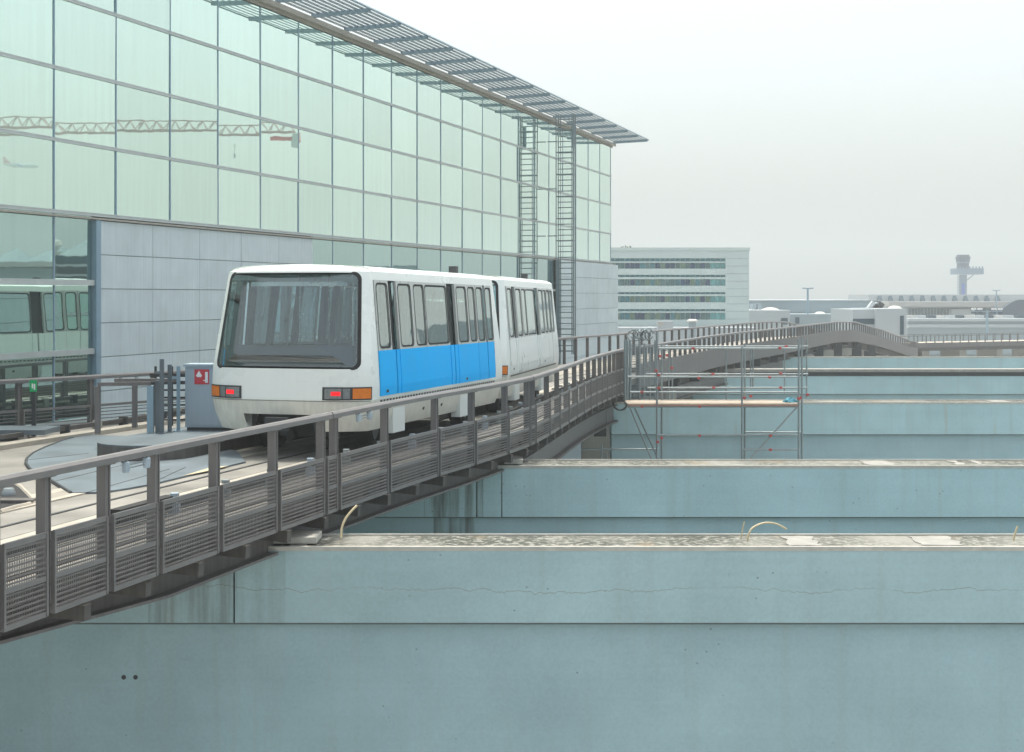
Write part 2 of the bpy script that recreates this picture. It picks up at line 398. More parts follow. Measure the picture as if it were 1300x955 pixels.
for k in range(12):
    y = 53.5 + 4.5 * k + (k > 6) * 3.0 * (k - 6); a = off(y, .46); z = Zo(y)
    gob(MB().box(a.x - (.28 if y < 88 else .5), a.x + (.28 if y < 88 else .5), y - .2, y + .03, Z0 - (3.72 if y < 88 else 5.2) + z, Z0 - 3.29 + z), 'stiffener_and_gap_shade', M['dark'])  # the taller far boxes draw the dark, shaded gaps between girder panels
for y in (58, 75, 93, 101, 107, 113, 119, 125, 131, 138):
    p = off(y, 2.6); z = Zo(y)
    gob(MB().box(p.x - 1.6, p.x + 1.6, y - .45, y + .45, -.0, Z0 - 3.78 + z).box(p.x - 2.2, p.x + 2.2, y - .6, y + .6, Z0 - 4.3 + z, Z0 - 3.77 + z), 'pier', M['pier'])

# plates, turnout and pit on the left part of the deck
def deckpt(px, py, z=ZD):
    D = F * (Z0 - z) / (py - CY); return ((px - CX) / F * D, D)
def track_arc(pts, wdt, z0, z1, name, mat):
    mb = MB(); secs = []
    for i, p in enumerate(pts):
        a = Vector(pts[max(i - 1, 0)]); b = Vector(pts[min(i + 1, len(pts) - 1)]); d = (b - a).normalized(); n = Vector((d.y, -d.x))
        l_, r_ = Vector(p) + n * wdt / 2, Vector(p) - n * wdt / 2
        secs.append([(l_.x, l_.y, z0), (l_.x, l_.y, z1), (r_.x, r_.y, z1), (r_.x, r_.y, z0)])
    mb.grid(secs, smooth=False); mb.add(secs[0], [(0, 1, 2, 3)]); mb.add(secs[-1], [(3, 2, 1, 0)])
    return gob(mb, name, mat)
def arc(cx, cy, r, a0, a1, n=24): return [(cx + r * math.cos(R(a0 + (a1 - a0) * i / n)), cy + r * math.sin(R(a0 + (a1 - a0) * i / n))) for i in range(n + 1)]
def bez(p0, p1, p2, n=22): return [tuple(Vector(p0) * (1 - t)**2 + Vector(p1) * 2 * t * (1 - t) + Vector(p2) * t * t) for t in [i / n for i in range(n + 1)]]
track_arc([(off(y, 8.8).x, off(y, 8.8).y) for y in [24 + 1.5 * i for i in range(16)]], .08, ZD + .10, ZD + .19, 'conductor_rail', M['girder'])
track_arc([(off(y, 8.3).x, off(y, 8.3).y) for y in [24 + 1.5 * i for i in range(16)]], .35, ZD + .001, ZD + .09, 'running_strip', M['strip'])
for k in range(14):
    y = 24.5 + 1.1 * k; p = off(y, 8.8)
    gob(MB().box(p.x - .09, p.x + .09, p.y - .06, p.y + .06, ZD + .002, ZD + .22), 'rail_support', M['pier'] if k % 2 else M['dark'])
def smooth(pts, k=3):
    out = []
    for i in range(len(pts)):
        p0, p1, p2, p3 = [Vector(pts[j % len(pts)]) for j in (i - 1, i, i + 1, i + 2)]
        for q in range(k):
            t = q / k; out.append(tuple(.5 * (2 * p1 + (p2 - p0) * t + (2 * p0 - 5 * p1 + 4 * p2 - p3) * t * t + (3 * p1 - p0 - 3 * p2 + p3) * t**3)))
    return out
curve_px = [(106, 554), (80, 561), (57, 570), (42, 577), (34, 584), (33, 590), (38, 597), (52, 606), (68, 614), (90, 628)]
curve = [deckpt(a, b) for a, b in curve_px]
poly = curve + [deckpt(a, b) for a, b in [(132, 627), (163, 622), (196, 616), (262, 600), (312, 588), (300, 574), (205, 556)]]
gob(MB().prism(poly, ZD + .004, ZD + .03), 'cover_plate', M['steelplate'], recalc=True)
gob(MB().tube([(p[0], p[1], ZD + .02) for p in curve], .03, 6), 'plate_edge', M['dark'])
for (a, b) in (((68, 614), (160, 592)), ((110, 628), (215, 598)), ((36, 586), (112, 578)), ((190, 617), (235, 596))):
    p, q = deckpt(*a), deckpt(*b); gob(MB().bar((p[0], p[1], ZD + .031), (q[0], q[1], ZD + .031), .02, .006), 'plate_joint', M['dark'])
pr = [deckpt(a, b) for a, b in [(232, 607), (262, 601), (290, 594), (268, 596)]]
gob(MB().prism(pr, ZD + .031, ZD + .036), 'rust_plate', M['hose'], recalc=True)
# pit of the turnout with its round end
pit = [deckpt(a, b) for a, b in [(-60, 611), (0, 613), (19, 616), (27, 621), (34, 628), (41, 635), (43, 640), (34, 643), (20, 646), (0, 652), (-60, 668)]]
gob(MB().prism(pit, ZT + .002, ZT + .006), 'turnout_pit', M['black'], recalc=True)
gob(MB().tube([(p[0], p[1], ZT + .006) for p in pit[1:-1]], .03, 6), 'pit_edge', M['strip'])
pc = deckpt(11, 631); gob(MB().lathe([(.0, .10), (.07, .10), (.10, .04), (.10, 0)], 12, (pc[0], pc[1], ZT + .007)), 'pit_bolt', M['galv'])
pc2 = deckpt(-10, 640); gob(MB().box(pc2[0] - .5, pc2[0] + .6, pc2[1] - .12, pc2[1] + .12, ZT + .007, ZT + .05), 'pit_bar', M['girder'])

# raised island slab with the round end
def slab_poly():
    pts = []
    e = 24.1
    for y in [24.2 + 1.5 * i for i in range(16)]: pts.append(off(y, 3.95))
    back = [off(y, 5.75) for y in [24.2 + 1.5 * i for i in range(16)]]
    c0 = (pts[0] + back[0]) / 2; d = (pts[0] - pts[1]).normalized(); sidev = (pts[0] - back[0]) / 2
    rnd_ = [c0 + sidev * math.cos(R(a)) + d * .9 * 1.0 * math.sin(R(a)) for a in range(15, 180, 15)]
    return [tuple(p) for p in pts[::-1]] + [tuple(p) for p in rnd_] + [tuple(p) for p in back]
slab = slab_poly()
gob(MB().prism(slab, ZD + .002, Z0 - 2.63), 'island_slab', M['girder'], recalc=True)
gob(MB().prism(slab, Z0 - 2.628, Z0 - 2.60), 'slab_cover', M['steelplate'], recalc=True)

# ------------------------------------------------------------------ railings
def railing(name, label, posts, line, top, has_grille, sections, fine_until=0, panel_until=999, bars=7):
    base = line(posts[len(posts) // 2])
    rt = thing(name, label, 'railing', (base.x, base.y, ZD))
    inv = Matrix.Translation(rt.location).inverted()
    def ro(mb, nm, mt):
        o = mb.ob(nm, mt, rt); o.matrix_parent_inverse = inv; return o
    for (ya, yb) in sections:
        ys = [ya + (yb - ya) * i / max(2, int((yb - ya) / 1.0)) for i in range(max(2, int((yb - ya) / 1.0)) + 1)]
        mb = MB(); prof = [(-.06, -.045), (-.06, .02), (-.035, .05), (.035, .05), (.06, .02), (.06, -.045)]; rows = []
        for y in ys:
            p = line(y); q = (line(y + .1) - line(y - .1)).normalized(); n = Vector((q.y, -q.x)); z = ZR + Zo(y) + top
            rows.append([(p.x + n.x * a, p.y + n.y * a, z + b) for a, b in prof + prof[:1]])
        mb.grid(rows, smooth=False); mb.add(rows[0][:6], [(0, 1, 2, 3, 4, 5)]); mb.add(rows[-1][:6], [(5, 4, 3, 2, 1, 0)])
        ro(mb, 'handrail', M['railgrey'])
    for y in posts:
        p = line(y); q = (line(y + .1) - line(y - .1)).normalized(); n = Vector((q.y, -q.x)); z = Zo(y)
        a = Vector((p.x, p.y, Z0 - 3.27 + z)) - Vector((n.x, n.y, 0)) * .045
        mb = MB(); mb.bar(a, (a.x, a.y, ZR + z + top - .046), .09, .045, up=(q.x, q.y, 0))
        b_ = Vector((n.x, n.y, 0)) * .0
        for s_ in (-1, 1):
            o2 = Vector((q.x, q.y, 0)) * (.043 * s_)
            mb.bar(a + o2 + b_, Vector((a.x, a.y, ZR + z + top - .046)) + o2 + b_, .11, .022, up=(q.x, q.y, 0))
        if y < 34:
            for h in (2.52, 2.80, 2.97, 3.18):
                for s_ in (-1, 1):
                    c_ = Vector((p.x, p.y, Z0 - h + z)) + Vector((n.x, n.y, 0)) * .010 + Vector((q.x, q.y, 0)) * .043 * s_
                    mb.tube([c_, c_ + Vector((n.x, n.y, 0)) * .014], .011, 6)
            c_ = Vector((p.x, p.y, ZR + z + top - .05)); mb.bar(c_ - Vector((q.x, q.y, 0)) * .09, c_ + Vector((q.x, q.y, 0)) * .09, .10, .012)
        ro(mb, 'post', M['brown'])
    if not has_grille: return rt
    pz = lambda v: Z0 - v
    for ya, yb in zip(posts, posts[1:]):
        if ya > panel_until: break
        if yb - ya < .45: continue
        A, B = line(ya), line(yb); d = (B - A).normalized(); L = (B - A).length; n = Vector((d.y, -d.x))
        A = A + d * .07 + n * .03; B = B - d * .07 + n * .03; z = Zo((ya + yb) / 2)
        p3 = lambda p, h: (p.x, p.y, Z0 - h + z)
        mb = MB()
        for h in (2.44, 2.885, 3.25): mb.bar(p3(A, h), p3(B, h), .03, .055)
        for p in (A, B): mb.bar(p3(p, 2.42), p3(p, 3.27), .05, .03, up=(d.x, d.y, 0))
        ro(mb, 'panel_frame', M['railgrey'])
        mb = MB()
        for h0, h1, nb in ((2.44, 2.885, bars), (2.885, 3.25, bars - 1)):
            for k in range(1, nb):
                h = h0 + (h1 - h0) * k / nb; mb.bar(p3(A, h), p3(B, h), .012, .019)
        if ya < fine_until:
            nv = int(L / .045)
            for k in range(1, nv):
                q = A + (B - A) * k / nv - n * .008; mb.bar(p3(q, 2.45), p3(q, 3.24), .006, .006, up=(d.x, d.y, 0))
        ro(mb, 'grille_panel', M['brown'])
    return rt
def y_at_px(px, fn):
    lo_, hi = 6.0, 200.0
    for _ in range(50):
        m_ = (lo_ + hi) / 2
        if fn(m_) / m_ * F + CX < px: lo_ = m_
        else: hi = m_
    return lo_
nl = lambda y: Vector((Xn(y), y)); fl = lambda y: Vector((Xf(y), y))
npx = [-60, 0 - 5, 60, 136, 199, 276, 350, 410.5, 427, 491, 554.5, 601, 643, 671, 678, 696, 709, 720.5, 731, 740, 748.5, 756, 763, 769.5, 775.5, 781, 786, 790.5, 794]
npost = [y_at_px(p, Xn) for p in npx]
j1, j2 = y_at_px(418.7, Xn), y_at_px(674.5, Xn)
railing('guideway_railing', 'brown steel railing with horizontal bar grilles in front of the train', npost, nl, 0, True,
        [(8, j1 - .02), (j1 + .02, j2 - .02), (j2 + .02, 49.3)], fine_until=27, bars=8)
fp = [50.6 + 1.05 * i for i in range(86)]
railing('guideway_railing', 'far stretch of brown railing beyond the scaffold, climbing over the crest and curving right', fp, nl, 0, False, [(50.4, 141)])
fpost = [26.0 + 1.45 * i for i in range(12)] + [44 + 1.35 * i for i in range(48)]
railing('guideway_railing', 'back railing of the guideway along the foot of the glass facade', fpost, fl, 0, True, [(24, 109)], panel_until=60, bars=6)
rr2 = [110 + 1.6 * i for i in range(19)]
railing('guideway_railing', 'back railing of the guideway where it drops beyond the crest', rr2, fl, 0, False, [(109.6, 141)])
# the distant straight guideway
A_, B_ = Vector((PX(1140, 152), 152)), Vector((PX(1420, 168), 168)); dv = (B_ - A_).normalized(); nv = Vector((dv.y, -dv.x)); LL = (B_ - A_).length
dg = thing('distant_guideway', 'straight distant guideway on pale piers below the parking deck, at the right edge', 'viaduct', (A_.x, A_.y, 0), (0, 0, math.atan2(dv.y, dv.x)))
MB().box(0, LL, 0, 4.6, Z0 - 5.25, Z0 - 5.05).ob('deck', M['strip'], dg)
MB().box(0, LL, -.06, -.002, Z0 - 5.5, Z0 - 5.0).ob('fascia_plate', M['brown'], dg)
MB().box(0, LL, .4, .5, Z0 - 5.9, Z0 - 5.251).ob('edge_girder', M['girder'], dg); MB().box(0, LL, 4.0, 4.1, Z0 - 5.9, Z0 - 5.251).ob('inner_girder', M['girder'], dg)
for y in (.0, 4.5):
    MB().box(0, LL, y - .04, y + .04, Z0 - 4.27, Z0 - 4.2).ob('handrail', M['brown'], dg)
    pm = MB().box(-.05, .05, -.04, .04, 0, .80).mesh('post', M['brown'])
    for k in range(int(LL / 1.25)): link('post', pm, dg, (.3 + 1.25 * k, y, Z0 - 5.05 if y else Z0 - 5.0))
for k in range(5): MB().box(4.2 + 5.6 * k, 5.0 + 5.6 * k, .8, 3.8, 0, Z0 - 5.901).box(5.01 + 5.6 * k, 6.6 + 5.6 * k, 2.2, 3.6, 0, Z0 - 5.901).ob('pier', M['pier'], dg)
MB().box(0, 3.0, .2, 4.2, 0, Z0 - 5.902).ob('abutment', M['girder'], dg)

# small lamp fixtures clamped under handrails
def clamp(px, fn, lab):
    y = y_at_px(px, fn); x = fn(y); g = (fn(y + .2) - fn(y - .2)) / .4; a = math.atan2(1, g)
    t = thing('clamp_lamp', lab, 'lamp', (x, y, ZR - .10), (0, 0, a), 'lamps under the handrails')
    t.scale = (.8, .62, .62)
    MB().tube([(-.32, -.05, 0), (.32, -.05, 0)], .018, 6).tube([(-.32, -.05, -.06), (.32, -.05, -.06)], .014, 6).ob('conduit', M['galv'], t)
    for s in (-1, 1):
        MB().lathe([(.0, -.13), (.06, -.13), (.07, -.05), (.07, .05), (.03, .08), (0, .08)], 10, (s * .28, -.05, 0)).ob('lamp_head', M['cabinet'], t)
        MB().box(s * .28 - .03, s * .28 + .03, -.08, .02, .05, .08).ob('clamp', M['dark'], t)
clamp(460, Xn, 'pair of small lamps clamped under the handrail before the train nose')
clamp(170, Xn, 'pair of small lamps clamped under the handrail before the rounded slab')
clamp(163, Xf, 'pair of small lamps under the back handrail before the pale cladding')

# ------------------------------------------------------------------ train cars
HW = [(.48, 1.44), (.75, 1.53), (1.04, 1.57), (1.25, 1.575), (1.6, 1.555), (1.91, 1.535), (3.19, 1.43), (3.345, 1.41), (3.38, 1.37), (3.42, 1.28), (3.45, 1.10), (3.465, .8), (3.475, .40), (3.48, .02)]
def hw(z):
    if z <= HW[0][0]: return HW[0][1]
    for a, b in zip(HW, HW[1:]):
        if a[0] <= z <= b[0]: return a[1] + (b[1] - a[1]) * (z - a[0]) / (b[0] - a[0])
    return HW[-1][1]
def lean(z):
    if z < 1.04: return .15 * ((1.04 - z) / .56) ** 1.4
    if z < 1.6: return 0.0
    if z < 3.345: return .34 * (z - 1.6) / 1.745
    return .34 + 3.0 * (z - 3.345)
LC = 8.2; S0, S1 = .38, 7.68
def fsurf(a, z, o=0.0, rear=False):
    """nose surface: a in -1..1 across, height z, o metres proud"""
    s = lean(z) - .40 + .40 * abs(a) ** 4.5 if abs(a) <= 1 else lean(z)
    ds = .40 * 4.5 * abs(a) ** 3.5 / hw(z) * (1 if a > 0 else -1)
    nx, ny = ds, -1.0; k = math.hypot(nx, ny)
    x, y = a * hw(z) + nx / k * o, s + ny / k * o
    return (x, LC - y, z) if rear else (x, y, z)
def ssurf(s, z, side, o=0.0): return (side * (hw(z) + o), s, z)
def rrect(u0, u1, v0, v1, r, n=4, ru=None):
    ru = r if ru is None else ru; out = []
    for (cu, cv, a0) in ((u1 - ru, v1 - r, 0), (u0 + ru, v1 - r, 90), (u0 + ru, v0 + r, 180), (u1 - ru, v0 + r, 270)):
        for i in range(n + 1):
            a = R(a0 + 90 * i / n); out.append((cu + ru * math.cos(a), cv + r * math.sin(a)))
    return out
def ring(mb, outer, inner, fn, o_out, o_in, mi=0):
    n = len(outer); vs = [fn(u, v, o_out) for u, v in outer] + [fn(u, v, o_in) for u, v in inner]
    mb.add(vs, [(i, (i + 1) % n, n + (i + 1) % n, n + i) for i in range(n)], mi)
def filled(mb, pts, fn, o, mi=0):
    """fan of rings towards the centre so that the sheet follows the curved surface"""
    cu = sum(p[0] for p in pts) / len(pts); cv = sum(p[1] for p in pts) / len(pts); prev = pts
    for k in (.75, .5, .25, .02):
        cur = [(cu + (u - cu) * k, cv + (v - cv) * k) for u, v in pts]
        n = len(pts); vs = [fn(u, v, o) for u, v in prev] + [fn(u, v, o) for u, v in cur]
        mb.add(vs, [(i, (i + 1) % n, n + (i + 1) % n, n + i) for i in range(n)], mi, True); prev = cur

def train_car(label, loc, phi, pitch, colour, upper):
    t = thing('people_mover_car', label, 'train car', loc, (-pitch, 0, -phi), 'coupled people mover cars on the guideway')
    A = [-1, -.985, -.96, -.92, -.88, -.75, -.5, -.25, 0, .25, .5, .75, .88, .92, .96, .985, 1]
    Zs = [.48, .62, .78, .92, 1.04, 1.09, 1.25, 1.42, 1.6, 1.91, 2.4, 2.9, 3.19, 3.25, 3.315, 3.345, 3.38, 3.42, 3.44, 3.45, 3.46, 3.468, 3.475]
    nA = len(A); mb = MB(); loops = []
    for z in Zs:
        lp = [fsurf(a, z) for a in A] + [ssurf(S0, z, 1), ssurf(S1, z, 1)] + [fsurf(a, z, 0, True) for a in A[::-1]] + [ssurf(S1, z, -1), ssurf(S0, z, -1)]
        loops.append(lp)
    n = len(loops[0]); base = 0
    vs = [p for l_ in loops for p in l_]; fs = []; ms = []
    for i in range(len(Zs) - 1):
        zm = (Zs[i] + Zs[i + 1]) / 2
        for j in range(n):
            j2 = (j + 1) % n
            front = j < nA - 1; rear = nA + 2 <= j < 2 * nA + 1
            if j == nA or j == n - 2:
                if 1.09 < zm < 3.19: continue
            if front or rear:
                a = (A[j] + A[j + 1]) / 2 if front else 0
                if rear: jj = j - (nA + 2); a = (A[::-1][jj] + A[::-1][jj + 1]) / 2
                if abs(a) < .88 and 1.6 < zm < 3.315: continue
                if abs(a) < .5 and zm < .78: continue
            fs.append((i * n + j, i * n + j2, (i + 1) * n + j2, (i + 1) * n + j)); ms.append(1 if zm < 1.04 else 0)
    o0 = len(mb.v); mb.add(vs, [f for f, m_ in zip(fs, ms) if m_ == 0], 0, True)
    mb.f += [f for f, m_ in zip(fs, ms) if m_ == 1]; mb.m += [1] * ms.count(1); mb.sm += [True] * ms.count(1)
    top = [i for i in range((len(Zs) - 1) * n, len(Zs) * n)]; mb.f.append(tuple(top)); mb.m.append(0); mb.sm.append(True)
    mb.ob('car_body', [M['white'], M['skirt']], t, sharp=40)
    MB().box(-1.33, 1.33, .25, LC - .25, .80, .98).ob('floor', M['interior'], t)
    # windscreens
    for rear in (False, True):
        fn = lambda u, v, o: fsurf(u, v, o, rear)
        out = rrect(-.914, .914, 1.582, 3.334, .13, 5, .08); inn = rrect(-.875, .875, 1.63, 3.285, .11, 5, .07)
        mid = rrect(-.906, .906, 1.59, 3.326, .13, 5, .08)
        m2 = MB(); ring(m2, out, mid, fn, -.004, .009); ring(m2, mid, inn, fn, .009, .007); ring(m2, inn, inn, fn, .007, -.02)
        ws = MB(); filled(ws, inn, fn, .002); wo_ = ws.ob('windscreen', M['screen'], t, sharp=60)
        m2.ob('screen_seal', M['black'], wo_)
        wp = MB(); a, b = fn(-.7, 1.70, .02), fn(.55, 1.68, .02); 
        # lamps, both corners
        for sd_ in (-1, 1):
            hb = MB()
            aa = [.52, .6, .7, .8, .88, .94, .98, 1.0]
            def patch(mbx, a0, a1, z0, z1, o, mi=0):
                xs = [a0 + (a1 - a0) * i / 6 for i in range(7)]
                g = [[fn(sd_ * x, z0, -.02) for x in xs], [fn(sd_ * x, z0, o) for x in xs], [fn(sd_ * x, z1, o) for x in xs], [fn(sd_ * x, z1, -.02) for x in xs]]
                mbx.grid(g, mi, False)
                for x in (a0, a1): mbx.add([fn(sd_ * x, z0, -.02), fn(sd_ * x, z0, o), fn(sd_ * x, z1, o), fn(sd_ * x, z1, -.02)], [(0, 1, 2, 3)], mi)
            patch(hb, .50, 1.0, 1.05, 1.28, .008); ho = hb.ob('tail_light', M['dark'], t)
            x = MB(); patch(x, .525, .80, 1.075, 1.255, .014); x.ob('clear_lens', M['lens'], ho)
            x = MB(); patch(x, .715, .725, 1.075, 1.255, .018); x.ob('lens_divider', M['dark'], ho)
            x = MB(); patch(x, .60, .70, 1.13, 1.20, .022); x.ob('red_lens', M['red'], ho)
            x = MB(); patch(x, .825, .99, 1.075, 1.255, .016); x.ob('amber_lens', M['amber'], ho)
        g_ = MB(); xs = [-.99 + 1.98 * i / 30 for i in range(31)]
        g_.grid([[fn(x_, 1.022, .004) for x_ in xs], [fn(x_, 1.034, .004) for x_ in xs]]); g_.ob('nose_joint', M['railgrey'], t)
    # side panels and doors
    lay = [('door_leaf', 0.0, .70, .07, .63, .02), ('door_pocket', .70, 1.06, None, None, 0), ('door_leaf', 1.06, 1.95, 1.15, 1.84, .03), ('side_panel', 1.95, 2.70, 2.04, 2.63, .02),
           ('side_panel', 2.70, 4.12, 2.74, 4.08, .004), ('door_pocket', 4.12, 4.56, None, None, 0), ('door_leaf', 4.56, 5.42, 4.66, 5.33, .03), ('side_panel', 5.42, 6.02, 5.49, 5.95, .02),
           ('door_leaf', 6.02, 6.62, 6.08, 6.56, .02), ('door_pocket', 6.62, 6.80, None, None, 0), ('side_panel', 6.80, 7.30, 6.83, 7.26, .0)]
    for side in (1, -1):
        for (nm, a, b, wa, wb, prd) in lay:
            fn = lambda u, v, o: ssurf(S0 + u, v, side, o)
            zz = [1.09, 1.25, 1.6, 1.91]
            pb = MB(); g = .012
            c2 = 1
            if nm == 'door_pocket':
                rows = [[fn(a, z, -.06), fn(b, z, -.06)] for z in (1.91, 3.19)]; pb.grid(rows, 0, False)
                mid_ = (a + b) / 2
                for (u0, u1) in ((a - g, mid_ - .03), (mid_ + .03, b + g)):
                    rows = [[fn(u0, z, -.03), fn(u0, z, .018), fn(u1, z, .018), fn(u1, z, -.03)] for z in zz]; pb.grid(rows, 1, False)
                rows = [[fn(mid_ - .03, z, -.025), fn(mid_ + .03, z, -.025)] for z in zz]; pb.grid(rows, 0, False)
                pb.ob('door_pocket', [M['blackglass'], colour], t); continue
            rows = [[fn(a + g, z, -.03), fn(a + g, z, prd), fn(b - g, z, prd), fn(b - g, z, -.03)] for z in zz]; pb.grid(rows, 1, False)
            outer = rrect(a + g, b - g, 1.91, 3.19, .004, 3); inner = rrect(wa, wb, 1.96, 3.13, .09, 3)
            ring(pb, outer, inner, fn, prd, prd, 0); ring(pb, inner, inner, fn, prd, prd - .03, 0)
            for u in (a + g, b - g): pb.add([fn(u, 1.91, -.03), fn(u, 1.91, prd), fn(u, 3.19, prd), fn(u, 3.19, -.03)], [(0, 1, 2, 3)], 0)
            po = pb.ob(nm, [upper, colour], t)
            if nm == 'door_leaf' and a in (0.0, 4.56): hb_ = MB(); hb_.grid([[fn(b - .42, z, prd + .004), fn(b - .30, z, prd + .004)] for z in (1.14, 1.19)], 0, False); hb_.ob('release_handle', M['dark'], po)
            wn = MB(); filled(wn, inner, fn, prd - .012); wn.ob('window_pane', M['sidewin'], po)
            sl_ = MB(); i2 = rrect(wa + .016, wb - .016, 1.98, 3.11, .08, 3); o2 = rrect(wa - .014, wb + .014, 1.945, 3.145, .10, 3)
            ring(sl_, o2, i2, fn, prd + .006, prd + .004); sl_.ob('window_seal', M['black'], po)
        # black backing seen in the gaps, door track, perforated sill
        k_ = MB(); rows = [[ssurf(S0 - .02, z, side, -.005), ssurf(S1 + .02, z, side, -.005)] for z in (3.165, 3.20)]; k_.grid(rows, 0, False); k_.ob('door_track', M['black'], t)
        k_ = MB(); rows = [[ssurf(S0, z, side, -.032), ssurf(S1, z, side, -.032)] for z in (1.09, 1.25, 1.6, 1.91)]; k_.grid(rows, 0, False); k_.ob('inner_lining', M['dark'], t)
        sl_ = MB()
        for i in range(46):
            s = S0 + .05 + i * .157; sl_.box(side * (hw(1.0) + .004) - .004, side * (hw(1.0) + .004) + .004, s, s + .085, .985, 1.02)
        stuff(sl_.ob('sill_slots', M['dark'], t))
        for s in (1.15, 5.15):
            MB().box(side * 1.44 - .10, side * 1.44 + .10, s, s + .62, .36, .86).ob('equipment_box', M['white'], t)
        for s in (2.9, 4.0): MB().lathe([(.0, side * .02), (.05, side * .02), (.05, 0)], 10, (side * 1.50, s, .72), 'x').ob('jack_socket', M['dark'], t)
    # interior
    for s in (1.6, 3.0, 4.5, 6.2):
        for x in (-.55, .55): MB().tube([(x, s, .98), (x, s, 3.4)], .02, 6).ob('grab_pole', M['chrome'], t)
    MB().box(-1.0, 1.0, .25, .62, .98, 1.45).box(-1.15, 1.15, .16, .24, 1.45, 2.0).ob('bench', M['seat'], t)
    MB().box(-1.0, 1.0, LC - .62, LC - .25, .98, 1.45).ob('bench', M['seat'], t)
    MB().box(-.95, .95, .32, .40, 3.08, 3.16).ob('ceiling_rail', M['chrome'], t)
    for s in (0.55, 2.05, 3.2, 5.1, 6.6):
        for sd_ in (-1, 1):
            MB().bar((sd_ * 1.42, s, 1.9), (sd_ * 1.27, s, 3.18), .10, .16, up=(0, 1, 0)).ob('inner_post', M['dark'], t)
    # underframe
    MB().box(-.95, .95, .7, LC - .7, .55, .79).box(-.5, .5, .1, LC - .1, .60, .78).ob('underframe', M['dark'], t)
    for s in (1.35, LC - 1.35):
        bo = MB().box(-.62, .62, s - .5, s + .5, .28, .60).tube([(-1.0, s, .42), (1.0, s, .42)], .09, 10).tube([(-.35, s - .62, .30), (-.35, s + .62, .30)], .10, 10).ob('bogie', M['dark'], t)
        for sd_ in (-1, 1):
            c = (sd_ * .99, s, .43)
            wh = MB().lathe([(.26, -.16), (.37, -.17), (.43, -.12), (.43, .12), (.37, .17), (.26, .16), (.22, .10), (.0, .10)], 24, c, 'x').lathe([(.22, -.10), (0, -.10)], 24, c, 'x').ob('wheel', M['black'], t)
            MB().lathe([(.0, sd_ * .13), (.12, sd_ * .13), (.22, sd_ * .105)], 14, c, 'x').ob('hub', M['galv'], wh)
    MB().tube([(0, -.55, .62), (0, .4, .62)], .09, 8).box(-.22, .22, -.62, -.5, .5, .74).tube([(.5, -.1, .7), (.62, -.25, .45), (.7, .2, .5)], .03, 6).ob('coupler', M['dark'], t)
    MB().tube([(0, LC - .4, .62), (0, LC + .45, .62)], .09, 8).ob('coupler', M['dark'], t)
    MB().box(.62, .80, LC - 1.1, LC - .95, 3.45, 3.63).ob('roof_antenna', M['dark'], t)
    return t
ph1, ph2 = R(16), R(10.5)
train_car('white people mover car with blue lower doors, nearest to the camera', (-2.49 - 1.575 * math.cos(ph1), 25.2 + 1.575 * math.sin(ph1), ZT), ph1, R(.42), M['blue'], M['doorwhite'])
train_car('all white people mover car coupled behind the blue doored one', (-.10 - 1.575 * math.cos(ph2), 34.1 + 1.575 * math.sin(ph2), ZT - .05), ph2, R(.2), M['white'], M['doorwhite'])

